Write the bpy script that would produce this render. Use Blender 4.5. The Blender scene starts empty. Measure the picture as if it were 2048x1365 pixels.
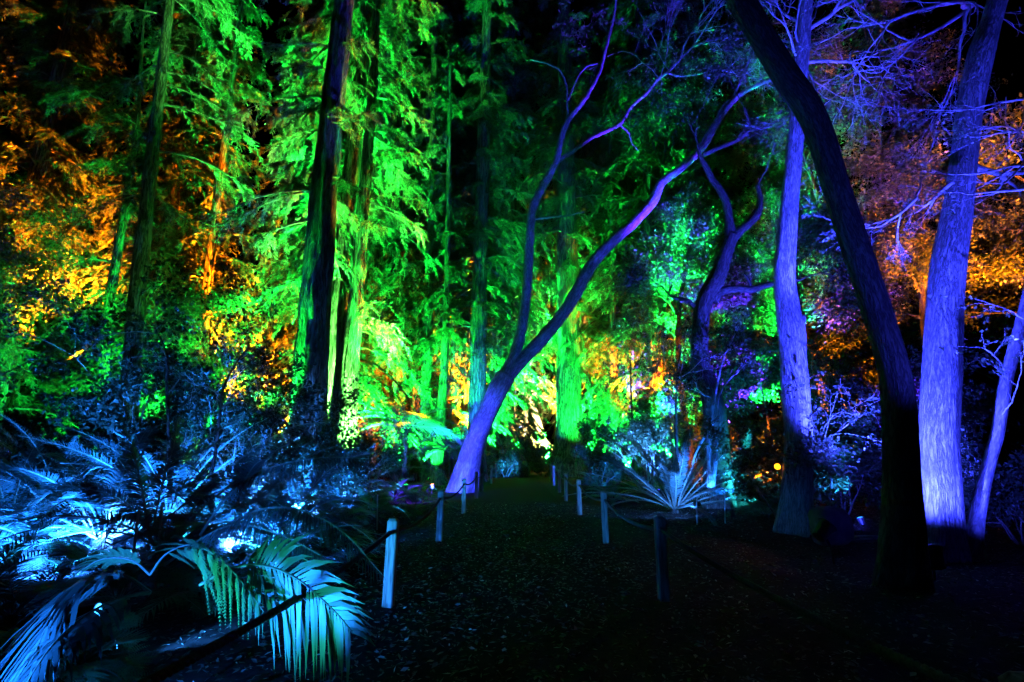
import bpy, math, random
import numpy as np
from mathutils import Vector, Matrix

# ------------------------------------------------------------------ camera, sky, exposure
S = bpy.context.scene
COL = S.collection
PITCH = math.radians(12.35)
FPX = 996.0                      # focal length in pixels of the 2048 px wide photo
EYE = np.array([0.0, 0.0, 1.6])
cam_d = bpy.data.cameras.new("camera")
cam_d.sensor_width = 36.0
cam_d.lens = FPX / 2048.0 * 36.0
cam_d.clip_start = 0.05
cam_d.clip_end = 1000.0
cam = bpy.data.objects.new("camera", cam_d)
COL.objects.link(cam)
cam.location = EYE
cam.rotation_euler = (math.pi / 2 + PITCH, 0, 0)
S.camera = cam

w = bpy.data.worlds.new("World")
S.world = w
w.use_nodes = True
nt = w.node_tree
bg = nt.nodes["Background"]
sky = nt.nodes.new("ShaderNodeTexSky")
sky.sky_type = 'NISHITA'
sky.sun_disc = False
sky.sun_elevation = math.radians(-9.0)
sky.sun_rotation = math.radians(200.0)
nt.links.new(sky.outputs[0], bg.inputs[0])
bg.inputs[1].default_value = 0.0008

S.view_settings.view_transform = 'Standard'
S.view_settings.look = 'None'
S.view_settings.gamma = 1.0
S.view_settings.exposure = 5.0
S.render.engine = 'CYCLES'
cy = S.cycles
cy.max_bounces = 5
cy.diffuse_bounces = 1
cy.glossy_bounces = 1
cy.transmission_bounces = 3
cy.transparent_max_bounces = 4
cy.use_light_tree = True
cy.sample_clamp_indirect = 0.04
cy.sample_clamp_direct = 0.0
cy.caustics_reflective = False
cy.caustics_refractive = False
cy.use_denoising = True
try:
    cy.denoiser = 'OPENIMAGEDENOISE'
    cy.denoising_input_passes = 'RGB_ALBEDO_NORMAL'
    cy.denoising_prefilter = 'ACCURATE'
except Exception:
    pass

# ------------------------------------------------------------------ small maths
def ray(px, py):
    u = (px - 1024.0) / FPX
    v = (682.5 - py) / FPX
    return np.array([u, math.cos(PITCH) - v * math.sin(PITCH), math.sin(PITCH) + v * math.cos(PITCH)])

def P(px, py, Y):
    d = ray(px, py)
    return EYE + d * (Y / d[1])

def G(px, py, z=0.0):
    d = ray(px, py)
    return EYE + d * ((z - EYE[2]) / d[2])

def pxm(p):
    """metres per photo pixel at a point"""
    q = np.asarray(p) - EYE
    return (q[1] * math.cos(PITCH) + q[2] * math.sin(PITCH)) / FPX

def unit(a):
    a = np.asarray(a, float)
    return a / np.maximum(np.linalg.norm(a, axis=-1, keepdims=True), 1e-9)

_T = np.random.default_rng(77).random(4096)
def _h(i, j, k):
    return _T[(i * 73856093 ^ j * 19349663 ^ k * 83492791) & 4095]
def vnoise(p):
    p = np.asarray(p, float)
    i = np.floor(p).astype(np.int64)
    f = p - i
    f = f * f * (3 - 2 * f)
    x, y, z = i[:, 0], i[:, 1], i[:, 2]
    a, b, c = f[:, 0], f[:, 1], f[:, 2]
    r = 0
    for dx in (0, 1):
        for dy in (0, 1):
            for dz in (0, 1):
                wgt = (a if dx else 1 - a) * (b if dy else 1 - b) * (c if dz else 1 - c)
                r = r + wgt * _h(x + dx, y + dy, z + dz)
    return r

# ------------------------------------------------------------------ mesh helpers
class MB:
    """collects quads/triangles, material indices and the bark coordinate"""
    def __init__(self):
        self.V, self.F, self.M, self.B, self.n = [], [], [], [], 0
    def add(self, V, F, mi=0, bark=None):
        V = np.asarray(V, float).reshape(-1, 3)
        F = np.asarray(F, np.int64)
        self.V.append(V)
        self.F.append(F + self.n)
        self.M.append(np.full(len(F), mi, np.int32))
        self.B.append(V if bark is None else np.asarray(bark, float))
        self.n += len(V)
        return self
    def box(self, c, s, rot=None, mi=0):
        c = np.asarray(c, float); h = np.asarray(s, float) / 2
        V = np.array([[x, y, z] for x in (-1, 1) for y in (-1, 1) for z in (-1, 1)], float) * h
        if rot is not None:
            V = V @ np.array(rot).T
        F = [[0, 1, 3, 2], [4, 6, 7, 5], [0, 4, 5, 1], [2, 3, 7, 6], [0, 2, 6, 4], [1, 5, 7, 3]]
        return self.add(V + c, F, mi)
    def tri(self, V, F, mi=0):
        F = np.asarray(F, np.int64)
        return self.add(V, np.c_[F, F[:, 2:3]], mi)
    def build(self, name, mats, parent=None, smooth=False, loc=None):
        me = bpy.data.meshes.new(name)
        V = np.concatenate(self.V).astype(np.float32)
        M = np.concatenate(self.M)
        B = np.concatenate(self.B).astype(np.float32)
        if loc is not None:
            V = V - np.asarray(loc, np.float32)
        F = np.concatenate(self.F)
        deg = F[:, 3] == F[:, 2]
        cnt = np.where(deg, 3, 4).astype(np.int32)
        keep = np.ones(F.shape, bool); keep[deg, 3] = False
        me.vertices.add(len(V)); me.vertices.foreach_set("co", V.ravel())
        lo = F[keep].astype(np.int32)
        me.loops.add(len(lo)); me.loops.foreach_set("vertex_index", lo)
        st = np.concatenate([[0], np.cumsum(cnt)[:-1]]).astype(np.int32)
        me.polygons.add(len(F)); me.polygons.foreach_set("loop_start", st)
        try:
            me.polygons.foreach_set("loop_total", cnt)
        except Exception:
            pass
        if not isinstance(mats, (list, tuple)):
            mats = [mats]
        for m in mats:
            me.materials.append(m)
        me.polygons.foreach_set("material_index", M)
        me.polygons.foreach_set("use_smooth", np.full(len(F), smooth))
        at = me.attributes.new("bark", 'FLOAT_VECTOR', 'POINT')
        at.data.foreach_set("vector", B.ravel())
        me.update(calc_edges=True)
        o = bpy.data.objects.new(name, me)
        COL.objects.link(o)
        if parent is not None:
            o.parent = parent
            if loc is None:
                pass
        if loc is not None and parent is None:
            o.location = loc
        return o

def frames(pts):
    t = unit(np.gradient(pts, axis=0))
    n = np.zeros_like(pts)
    ref = np.array([1.0, 0, 0]) if abs(t[0][0]) < 0.9 else np.array([0, 1.0, 0])
    a = unit(ref - t[0] * np.dot(ref, t[0]))
    for i in range(len(pts)):
        a = unit(a - t[i] * np.dot(a, t[i]))
        n[i] = a
    return t, n, np.cross(t, n)

def tube(mb, pts, rad, sides=6, mi=0, cap=True, bumps=None):
    pts = np.asarray(pts, float)
    K = len(pts)
    rad = np.broadcast_to(np.asarray(rad, float), (K,))
    t, n, b = frames(pts)
    th = np.linspace(0, 2 * np.pi, sides, endpoint=False)
    c, s = np.cos(th), np.sin(th)
    R = np.repeat(rad[:, None], sides, 1)
    ln = np.concatenate([[0], np.cumsum(np.linalg.norm(np.diff(pts, axis=0), axis=1))])
    bc = np.stack([np.outer(rad, c), np.outer(rad, s), np.repeat(ln[:, None], sides, 1)], -1)
    if bumps is not None:
        R = R + bumps(th[None, :], ln[:, None], rad[:, None], bc)
    V = pts[:, None] + (n[:, None] * c[None, :, None] + b[:, None] * s[None, :, None]) * R[..., None]
    i = np.arange(K - 1)[:, None] * sides
    j = np.arange(sides)[None, :]
    k = (np.arange(sides)[None, :] + 1) % sides
    F = np.stack([i + j, i + k, i + sides + k, i + sides + j], -1).reshape(-1, 4)
    V = V.reshape(-1, 3)
    bc = bc.reshape(-1, 3)
    if cap:
        V = np.vstack([V, pts[0], pts[-1]])
        bc = np.vstack([bc, [0, 0, 0], [0, 0, ln[-1]]])
        a = K * sides
        j = np.arange(sides); k = (j + 1) % sides
        F = np.vstack([F, np.stack([k, j, np.full(sides, a), np.full(sides, a)], -1),
                       np.stack([(K - 1) * sides + j, (K - 1) * sides + k, np.full(sides, a + 1), np.full(sides, a + 1)], -1)])
    mb.add(V, F, mi, bc)

def spline(pts, rad, n):
    pts = np.asarray(pts, float); rad = np.asarray(rad, float)
    d = np.concatenate([[0], np.cumsum(np.linalg.norm(np.diff(pts, axis=0), axis=1))])
    m = np.gradient(pts, d, axis=0) if len(pts) > 2 else np.repeat(((pts[1] - pts[0]) / d[-1])[None], 2, 0)
    x = np.linspace(0, d[-1], n)
    k = np.clip(np.searchsorted(d, x, side='right') - 1, 0, len(d) - 2)
    h = (d[k + 1] - d[k])[:, None]
    t = ((x - d[k])[:, None]) / h
    q = (2 * t**3 - 3 * t**2 + 1) * pts[k] + (t**3 - 2 * t**2 + t) * h * m[k] + (-2 * t**3 + 3 * t**2) * pts[k + 1] + (t**3 - t**2) * h * m[k + 1]
    return q, np.interp(x, d, rad)

def px_path(pp, Y):
    """pixel (x, y, width[, Y]) list -> world points and radii"""
    W, R = [], []
    for q in pp:
        p = P(q[0], q[1], q[3] if len(q) > 3 else Y)
        W.append(p); R.append(q[2] * 0.5 * pxm(p) / math.sqrt(1 + ((q[0] - 1024.0) / FPX) ** 2))   # a round stem looks wider off axis
    return np.array(W), np.array(R)

# ------------------------------------------------------------------ materials
MATS = {}
def new_mat(name):
    m = bpy.data.materials.new(name)
    m.use_nodes = True
    m.node_tree.nodes.clear()
    MATS[name] = m
    return m, m.node_tree.nodes, m.node_tree.links

def ramp(N, stops):
    r = N.new("ShaderNodeValToRGB")
    e = r.color_ramp.elements
    while len(e) < len(stops):
        e.new(0.5)
    for el, (p, c) in zip(e, stops):
        el.position = p
        el.color = (*c, 1)
    return r

def leaf_mat(name, stops, transl=0.3, rough=0.45, spec=0.4):
    m, N, L = new_mat(name)
    g = N.new("ShaderNodeNewGeometry")
    r = ramp(N, stops)
    L.new(g.outputs["Random Per Island"], r.inputs[0])
    b = N.new("ShaderNodeBsdfPrincipled")
    b.inputs["Roughness"].default_value = rough
    b.inputs["Specular IOR Level"].default_value = spec
    L.new(r.outputs[0], b.inputs["Base Color"])
    t = N.new("ShaderNodeBsdfTranslucent")
    L.new(r.outputs[0], t.inputs[0])
    x = N.new("ShaderNodeMixShader")
    x.inputs[0].default_value = transl
    L.new(b.outputs[0], x.inputs[1]); L.new(t.outputs[0], x.inputs[2])
    o = N.new("ShaderNodeOutputMaterial")
    L.new(x.outputs[0], o.inputs[0])
    return m

def bark_mat(name, dark, light, sx, sz, bump, dist, rough=0.85, spec=0.25, fine=1.0, patch=None):
    """long wandering ridges along the stem: two stretched noises, folded"""
    m, N, L = new_mat(name)
    a = N.new("ShaderNodeAttribute"); a.attribute_name = "bark"
    wn = N.new("ShaderNodeTexNoise"); wn.inputs["Scale"].default_value = 3.0; wn.inputs["Detail"].default_value = 3
    L.new(a.outputs["Vector"], wn.inputs["Vector"])
    wm = N.new("ShaderNodeVectorMath"); wm.operation = 'MULTIPLY_ADD'
    wm.inputs[1].default_value = (0.09 * 10 / sx, 0.09 * 10 / sx, 0.0)
    L.new(wn.outputs["Color"], wm.inputs[0]); L.new(a.outputs["Vector"], wm.inputs[2])
    def ridge(k, kz):
        mp = N.new("ShaderNodeMapping"); mp.inputs["Scale"].default_value = (sx * k, sx * k, sz * kz)
        L.new(wm.outputs[0], mp.inputs[0])
        n = N.new("ShaderNodeTexNoise"); n.inputs["Scale"].default_value = 1.0
        n.inputs["Detail"].default_value = 3; n.inputs["Roughness"].default_value = 0.55
        L.new(mp.outputs[0], n.inputs["Vector"])
        s1 = N.new("ShaderNodeMath"); s1.operation = 'SUBTRACT'; s1.inputs[1].default_value = 0.5
        L.new(n.outputs["Fac"], s1.inputs[0])
        ab = N.new("ShaderNodeMath"); ab.operation = 'ABSOLUTE'; L.new(s1.outputs[0], ab.inputs[0])
        mr = N.new("ShaderNodeMapRange"); mr.inputs[1].default_value = 0.0; mr.inputs[2].default_value = 0.16
        L.new(ab.outputs[0], mr.inputs[0])
        return mr.outputs[0]
    r1, r2_ = ridge(1.0, 1.0), ridge(2.6, 2.2)
    mul = N.new("ShaderNodeMix"); mul.data_type = 'FLOAT'; mul.inputs[0].default_value = 0.38
    L.new(r1, mul.inputs[2]); L.new(r2_, mul.inputs[3])
    r = ramp(N, [(0.1, dark), (0.7, light)])
    L.new(mul.outputs[0], r.inputs[0])
    n2 = N.new("ShaderNodeTexNoise"); n2.inputs["Scale"].default_value = 0.9; n2.inputs["Detail"].default_value = 5
    L.new(a.outputs["Vector"], n2.inputs["Vector"])
    r2 = ramp(N, [(0.3, patch or (0.6, 0.6, 0.6)), (0.65, (1, 1, 1))])
    L.new(n2.outputs["Fac"], r2.inputs[0])
    mm = N.new("ShaderNodeMix"); mm.data_type = 'RGBA'; mm.blend_type = 'MULTIPLY'
    mm.inputs[0].default_value = 1.0
    L.new(r.outputs[0], mm.inputs[6]); L.new(r2.outputs[0], mm.inputs[7])
    b = N.new("ShaderNodeBsdfPrincipled")
    b.inputs["Roughness"].default_value = rough
    b.inputs["Specular IOR Level"].default_value = spec
    L.new(mm.outputs[2], b.inputs["Base Color"])
    bp = N.new("ShaderNodeBump")
    bp.inputs["Strength"].default_value = bump; bp.inputs["Distance"].default_value = dist
    L.new(mul.outputs[0], bp.inputs["Height"]); L.new(bp.outputs[0], b.inputs["Normal"])
    o = N.new("ShaderNodeOutputMaterial")
    L.new(b.outputs[0], o.inputs[0])
    return m

def plain_mat(name, c1, c2, scale=20.0, rough=0.7, bump=0.3, metal=0.0, stretch=(1, 1, 1), spec=0.4):
    m, N, L = new_mat(name)
    tc = N.new("ShaderNodeTexCoord")
    mp = N.new("ShaderNodeMapping"); mp.inputs["Scale"].default_value = stretch
    L.new(tc.outputs["Object"], mp.inputs[0])
    n = N.new("ShaderNodeTexNoise"); n.inputs["Scale"].default_value = scale; n.inputs["Detail"].default_value = 5
    L.new(mp.outputs[0], n.inputs["Vector"])
    r = ramp(N, [(0.3, c1), (0.7, c2)])
    L.new(n.outputs["Fac"], r.inputs[0])
    b = N.new("ShaderNodeBsdfPrincipled")
    b.inputs["Roughness"].default_value = rough; b.inputs["Metallic"].default_value = metal
    b.inputs["Specular IOR Level"].default_value = spec
    L.new(r.outputs[0], b.inputs["Base Color"])
    bp = N.new("ShaderNodeBump"); bp.inputs["Strength"].default_value = bump; bp.inputs["Distance"].default_value = 0.01
    L.new(n.outputs["Fac"], bp.inputs["Height"]); L.new(bp.outputs[0], b.inputs["Normal"])
    o = N.new("ShaderNodeOutputMaterial"); L.new(b.outputs[0], o.inputs[0])
    return m

def glow_mat(name, c, st):
    m, N, L = new_mat(name)
    e = N.new("ShaderNodeEmission"); e.inputs[0].default_value = (*c, 1); e.inputs[1].default_value = st
    o = N.new("ShaderNodeOutputMaterial"); L.new(e.outputs[0], o.inputs[0])
    return m

leaf_mat("redwood_needles", [(0.0, (0.035, 0.05, 0.025)), (0.6, (0.085, 0.11, 0.055)), (1.0, (0.15, 0.17, 0.09))], 0.4)
leaf_mat("broad_leaves", [(0.0, (0.03, 0.05, 0.025)), (0.7, (0.07, 0.10, 0.05)), (1.0, (0.15, 0.16, 0.08))], 0.4, 0.35, 0.5)
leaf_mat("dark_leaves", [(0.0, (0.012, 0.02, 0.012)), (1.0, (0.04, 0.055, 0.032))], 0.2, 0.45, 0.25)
leaf_mat("frond_green", [(0.0, (0.05, 0.13, 0.06)), (1.0, (0.10, 0.22, 0.09))], 0.22, 0.35, 0.5)
leaf_mat("cycad_green", [(0.0, (0.035, 0.065, 0.06)), (1.0, (0.085, 0.13, 0.12))], 0.15, 0.3, 0.5)
leaf_mat("dry_litter", [(0.0, (0.02, 0.014, 0.01)), (0.7, (0.07, 0.05, 0.035)), (0.9, (0.13, 0.11, 0.09)), (1.0, (0.5, 0.46, 0.4))], 0.05, 0.55, 0.4)
bark_mat("redwood_bark", (0.035, 0.022, 0.016), (0.24, 0.19, 0.14), 9.0, 0.9, 0.9, 0.06)
bark_mat("grey_bark", (0.07, 0.065, 0.065), (0.40, 0.37, 0.38), 19.0, 3.0, 1.0, 0.025, 0.5, 0.55)
bark_mat("smooth_bark", (0.13, 0.115, 0.115), (0.36, 0.33, 0.34), 9.0, 2.6, 0.6, 0.02, 0.55, 0.4, 1.0, (0.4, 0.4, 0.4))
bark_mat("dark_bark", (0.03, 0.026, 0.024), (0.11, 0.095, 0.085), 18.0, 3.5, 0.8, 0.02)  # darker copy of the grey bark, with the unlit look put into its colour
bark_mat("twig_bark", (0.12, 0.10, 0.09), (0.3, 0.27, 0.25), 30.0, 8.0, 0.3, 0.005, 0.6, 0.4)
bark_mat("frond_stalk", (0.13, 0.15, 0.11), (0.32, 0.32, 0.25), 40.0, 12.0, 0.2, 0.004, 0.45, 0.5)
plain_mat("post_wood", (0.12, 0.095, 0.07), (0.40, 0.34, 0.27), 5.0, 0.8, 0.9, stretch=(9, 9, 0.9))
plain_mat("rope_fibre", (0.05, 0.042, 0.032), (0.13, 0.11, 0.085), 60.0, 0.9, 0.6)
plain_mat("mulch", (0.010, 0.005, 0.005), (0.034, 0.018, 0.017), 7.0, 0.95, 1.0, spec=0.1)
plain_mat("path_mulch", (0.006, 0.003, 0.003), (0.018, 0.009, 0.009), 11.0, 0.95, 1.0, spec=0.08)
plain_mat("black_metal", (0.008, 0.008, 0.009), (0.016, 0.016, 0.018), 60.0, 0.45, 0.1, 0.0)
plain_mat("pale_stake", (0.5, 0.5, 0.52), (0.62, 0.62, 0.62), 30.0, 0.5, 0.1)
plain_mat("grey_rock", (0.13, 0.12, 0.12), (0.26, 0.25, 0.25), 6.0, 0.85, 0.6)
M = MATS

# ------------------------------------------------------------------ tagging
def tag(o, label, cat, group=None, kind=None):
    if label: o["label"] = label
    if cat: o["category"] = cat
    if group: o["group"] = group
    if kind: o["kind"] = kind
    return o

def thing(name, loc, label, cat, group=None):
    o = bpy.data.objects.new(name, None)
    o.empty_display_size = 0.3
    COL.objects.link(o)
    o.location = loc
    return tag(o, label, cat, group)

def part(mb, name, mats, root, smooth=False):
    """build a mesh given in world coordinates as a child of root"""
    loc = np.array(root.location)
    o = mb.build(name, mats, None, smooth, loc=loc)
    o.location = (0, 0, 0)
    o.parent = root
    return o

def copy_tree(o, parent=None):
    c = o.copy()
    COL.objects.link(c)
    c.parent = parent
    for ch in list(o.children):
        copy_tree(ch, c)
    return c

# ------------------------------------------------------------------ foliage generators
def leaf_quads(mb, o, ax, nrm, L, W, mi=0, bend=0.12):
    side = unit(np.cross(ax, nrm))
    up = np.cross(side, ax)
    L = L[:, None]; W = W[:, None]
    a = o
    b = o + ax * L * 0.42 + side * W * 0.5
    c = o + ax * L - up * L * bend
    d = o + ax * L * 0.42 - side * W * 0.5
    V = np.stack([a, b, c, d], 1).reshape(-1, 3)
    F = np.arange(len(o) * 4).reshape(-1, 4)
    mb.add(V, F, mi)

def conifer(rng, axis, zlo, zhi, nl, R, nb=12, nk=34, leafL=0.26, leafW=0.05, droop=0.5, up=(-0.1, 0.35), az=None, top_taper=True, wood=None, leaves=None, power=0.7):
    """drooping conifer limbs carrying flat hanging sprays"""
    leaves = leaves or MB(); wood = wood or MB()
    t = np.sort(rng.random(nl))
    z = zlo + (zhi - zlo) * t
    base = axis(z)
    a = rng.random(nl) * 2 * np.pi if az is None else rng.uniform(az[0], az[1], nl)
    prof = (1.0 - t * 0.85) ** power if top_taper else np.ones(nl)
    L = R * prof * rng.uniform(0.45, 1.15, nl)
    d = np.stack([np.cos(a), np.sin(a), np.zeros(nl)], 1)
    u = rng.uniform(up[0], up[1], nl)
    dr = droop * rng.uniform(0.6, 1.4, nl)
    Z = np.array([0, 0, 1.0])
    def limb(i, s):
        s_ = s[:, None]
        return base[i] + L[i][:, None] * (d[i] * s_ + Z * (u[i][:, None] * s_ - dr[i][:, None] * s_ ** 2))
    for i in range(nl):
        ss = np.linspace(0, 1, 6)
        tube(wood, limb(np.full(6, i), ss), np.linspace(1, 0.15, 6) * (0.014 * L[i] + 0.012), 4, cap=False)
    i = np.repeat(np.arange(nl), nb)
    s = rng.uniform(0.12, 1.0, nl * nb) ** 0.8
    o = limb(i, s)
    perp = np.stack([-d[i][:, 1], d[i][:, 0], np.zeros(len(i))], 1)
    sg = np.where(rng.random(len(i)) < 0.5, -1, 1)[:, None]
    q = unit(d[i] * rng.uniform(0.2, 0.9, (len(i), 1)) + perp * sg * rng.uniform(0.3, 1.0, (len(i), 1)) + Z * rng.uniform(-0.9, 0.05, (len(i), 1)))
    l = L[i] * 0.30 * (1.15 - 0.6 * s) * rng.uniform(0.5, 1.3, len(i)) + 0.15
    j = np.repeat(np.arange(len(i)), nk)
    wq = rng.random(len(j))
    pos = o[j] + q[j] * (l[j] * wq)[:, None] - Z * (0.45 * l[j] * wq ** 2)[:, None]
    sd = unit(np.cross(q[j], Z) + rng.normal(0, 0.15, (len(j), 3)))
    s2 = np.where(rng.random(len(j)) < 0.5, -1, 1)[:, None]
    tang = unit(q[j] - Z * (0.9 * wq)[:, None])
    ax = unit(tang * 0.8 + sd * s2 * rng.uniform(0.2, 0.9, (len(j), 1)) + rng.normal(0, 0.18, (len(j), 3)) - Z * 0.15)
    nr = unit(np.cross(tang, sd) + rng.normal(0, 0.35, (len(j), 3)))
    k = rng.uniform(0.6, 1.35, len(j)) * (1.1 - 0.4 * wq)
    leaf_quads(leaves, pos, ax, nr, leafL * k, leafW * k * rng.uniform(0.7, 1.3, len(j)))
    return wood, leaves

def grow(rng, p, d, L, r, depth, lines, tips, nch=(2, 4), spread=0.7, shrink=0.62, wob=0.18, gravity=0.0, n=6, first=0.35):
    pts = [np.array(p, float)]
    d = unit(np.array(d, float))
    for i in range(n - 1):
        d = unit(d + rng.normal(0, wob, 3) + np.array([0, 0, gravity]))
        pts.append(pts[-1] + d * L / (n - 1))
    pts = np.array(pts)
    lines.append((pts, np.linspace(r, r * 0.45, n)))
    if depth == 0:
        tips.append((pts, L))
        return
    for k in range(rng.integers(nch[0], nch[1] + 1)):
        f = rng.uniform(first, 1.0)
        if k == 0: f = 1.0
        x = f * (n - 1); a = int(min(x, n - 2)); q = pts[a] + (pts[a + 1] - pts[a]) * (x - a)
        dd = unit(pts[a + 1] - pts[a])
        nd = unit(dd + rng.normal(0, spread, 3) * (0.5 if k == 0 else 1.0))
        grow(rng, q, nd, L * shrink * rng.uniform(0.75, 1.2), r * (1 - 0.55 * f) * 0.8, depth - 1, lines, tips, nch, spread, shrink, wob, gravity, n, first)

def wood_of(lines, mb=None, sides=5, minr=0.004):
    mb = mb or MB()
    for pts, r in lines:
        tube(mb, pts, np.maximum(r, minr), sides if r[0] > 0.03 else 4, cap=False)
    return mb

def leaves_on(rng, tips, per, L, W, mb=None, scat=0.16, start=0.1, flat=0.5, mi=0):
    mb = mb or MB()
    O, A, Nn = [], [], []
    for pts, ln in tips:
        f = rng.uniform(start, 1.05, per) * (len(pts) - 1)
        a = np.clip(f.astype(int), 0, len(pts) - 2)
        q = pts[a] + (pts[a + 1] - pts[a]) * (f - a)[:, None]
        dd = unit(pts[a + 1] - pts[a])
        O.append(q + rng.normal(0, scat, (per, 3)) * np.array([1, 1, 0.7]))
        A.append(unit(dd * 0.5 + rng.normal(0, 0.7, (per, 3)) + np.array([0, 0, -0.25])))
        Nn.append(unit(np.array([0, 0, flat]) + rng.normal(0, 0.45, (per, 3))))
    O, A, Nn = map(np.concatenate, (O, A, Nn))
    k = rng.uniform(0.6, 1.3, len(O))
    leaf_quads(mb, O, A, Nn, L * k, W * k * rng.uniform(0.8, 1.2, len(O)), mi)
    return mb

# ------------------------------------------------------------------ fronds
def strips(mb, o, ax, nrm, L, W, droop, mi=0, seg=3, wave=0.0):
    """narrow curved blades: o, ax, nrm (N,3); L, W (N)"""
    N = len(o)
    side = unit(np.cross(ax, nrm))
    Vs = []
    prof = [0.45, 1.0, 0.75, 0.04] if seg == 3 else [0.7, 1.0, 0.05]
    for t, pw in zip(np.linspace(0, 1, seg + 1), prof):
        c = o + ax * (L * t)[:, None]
        c = c - np.array([0, 0, 1.0]) * (droop * L * t ** 2)[:, None]
        Vs.append(c + side * (W * pw * 0.5)[:, None])
        Vs.append(c - side * (W * pw * 0.5)[:, None])
    V = np.stack(Vs, 1)
    k = 2 * (seg + 1)
    b = np.arange(N)[:, None] * k
    F = np.concatenate([np.stack([b[:, 0] + 2 * i, b[:, 0] + 2 * i + 1, b[:, 0] + 2 * i + 3, b[:, 0] + 2 * i + 2], -1) for i in range(seg)])
    mb.add(V.reshape(-1, 3), F, mi)

def frond(mb, rng, path, rad, n=60, ll=0.3, lw=0.022, ang=60, droop=0.25, fold=0.15, s0=0.15, bip=False, roll=0.0, tip=0.25, nsub=22, side_vec=None):
    """pinnate frond along a rachis path (world points). material slots: 0 leaflets, 1 stalk"""
    pts, r = spline(path, np.linspace(rad, rad * 0.25, len(path)), 28)
    tube(mb, pts, r, 5, 1, cap=False)
    tg = unit(np.gradient(pts, axis=0))
    Z = np.array([0, 0, 1.0])
    sv = np.cross(tg, Z) if side_vec is None else np.repeat(np.array(side_vec, float)[None], len(pts), 0)
    sv = unit(sv - tg * np.sum(sv * tg, 1, keepdims=True))
    upv = np.cross(sv, tg)
    cr, sr = math.cos(roll), math.sin(roll)
    sv, upv = sv * cr + upv * sr, upv * cr - sv * sr
    s = np.repeat(np.linspace(s0, 0.995, n), 2) + rng.normal(0, 0.002, 2 * n)
    s = np.clip(s, 0, 1)
    sg = np.tile([1.0, -1.0], n)
    x = s * (len(pts) - 1); a = np.clip(x.astype(int), 0, len(pts) - 2); f = (x - a)[:, None]
    o = pts[a] * (1 - f) + pts[a + 1] * f
    T, Sd, U = tg[a], sv[a], upv[a]
    u = (s - s0) / (1 - s0)
    A = np.radians(ang * (1 - 0.45 * u) + rng.normal(0, 3, 2 * n))[:, None]
    ax = unit(Sd * sg[:, None] * np.sin(A) + T * np.cos(A) + U * (fold + rng.normal(0, 0.06, (2 * n, 1))))
    prof = np.minimum(1.0, 0.45 + 2.6 * u) * (1 - (1 - tip) * u ** 2.2)
    L = ll * prof * rng.uniform(0.9, 1.08, 2 * n)
    keep = rng.random(2 * n) > 0.03
    if not bip:
        W = lw * (0.5 + 0.5 * prof) * rng.uniform(0.85, 1.15, 2 * n)
        strips(mb, o[keep], ax[keep], U[keep], L[keep], W[keep], droop * rng.uniform(0.7, 1.4, keep.sum()))
    else:
        o, ax, U, T, L = o[keep], ax[keep], U[keep], T[keep], L[keep]
        m = len(o)
        strips(mb, o, ax, U, L, np.full(m, lw * 0.25), np.full(m, droop), 0)
        tt = np.repeat(np.linspace(0.06, 0.97, nsub), 2)
        g2 = np.tile([1.0, -1.0], nsub)
        i = np.repeat(np.arange(m), len(tt)); q = np.tile(tt, m); g = np.tile(g2, m)
        c = o[i] + ax[i] * (L[i] * q)[:, None] - Z * (droop * L[i] * q ** 2)[:, None]
        ta = unit(ax[i] - Z * (2 * droop * q)[:, None])
        sd = unit(np.cross(ta, U[i]))
        a2 = unit(sd * g[:, None] * 0.9 + ta * 0.5 + rng.normal(0, 0.05, (len(i), 3)))
        l2 = L[i] * 0.17 * (1.05 - 0.85 * q ** 1.5) * np.minimum(1, 0.6 + 3 * q)
        strips(mb, c, a2, U[i], l2, l2 * 0.30 + 0.002, np.full(len(i), 0.15), 0, seg=2)

def arc_path(base, az, elev, length, curl, n=9, wobble=0.0, rng=None):
    pts = [np.array(base, float)]
    e = elev
    for i in range(n - 1):
        d = np.array([math.cos(az) * math.cos(e), math.sin(az) * math.cos(e), math.sin(e)])
        pts.append(pts[-1] + d * length / (n - 1))
        e -= curl / (n - 1)
        if rng is not None: az += rng.normal(0, wobble)
    return np.array(pts)

def cycad(name, loc, label, cat, group, nf, L, rng, ll=0.28, lw=0.02, elev=(0.5, 1.35), curl=(0.7, 1.6), n=60, trunk=(0.16, 0.3), bip=False, mat="cycad_green", droop=0.2, ang=60, az=None, nsub=14, rad=0.012):
    root = thing(name, loc, label, cat, group)
    top = np.array(loc) + np.array([0, 0, trunk[1]])
    mb = MB()
    k = np.linspace(0, 1, 12)
    tube(mb, np.array(loc) + np.outer(k, [0, 0, trunk[1] + 0.02]) - np.array([0, 0, 0.06]) * (1 - k)[:, None], trunk[0] * (1 - 0.25 * k), 14, 0,
         bumps=lambda th, ln, r, bc: 0.12 * r * np.sin(th * 7 + ln * 40) * np.cos(ln * 60))
    part(mb, "stem", M["dark_bark"], root, True)
    for i in range(nf):
        f = (i + rng.random() * 0.6) / nf
        a = (i * 2.39996 + rng.normal(0, 0.2)) if az is None else rng.uniform(az[0], az[1])
        e = elev[0] + (elev[1] - elev[0]) * f
        pth = arc_path(top + np.array([math.cos(a), math.sin(a), 0]) * trunk[0] * 0.5, a, e, L * rng.uniform(0.75, 1.1), rng.uniform(*curl), rng=rng, wobble=0.03)
        m2 = MB()
        frond(m2, rng, pth, rad, n=n, ll=ll, lw=lw, ang=ang, droop=droop, fold=rng.uniform(0.0, 0.35), bip=bip, roll=rng.normal(0, 0.25), nsub=nsub)
        part(m2, "frond", [M[mat], M["frond_stalk"]], root, False)
    return root

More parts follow.
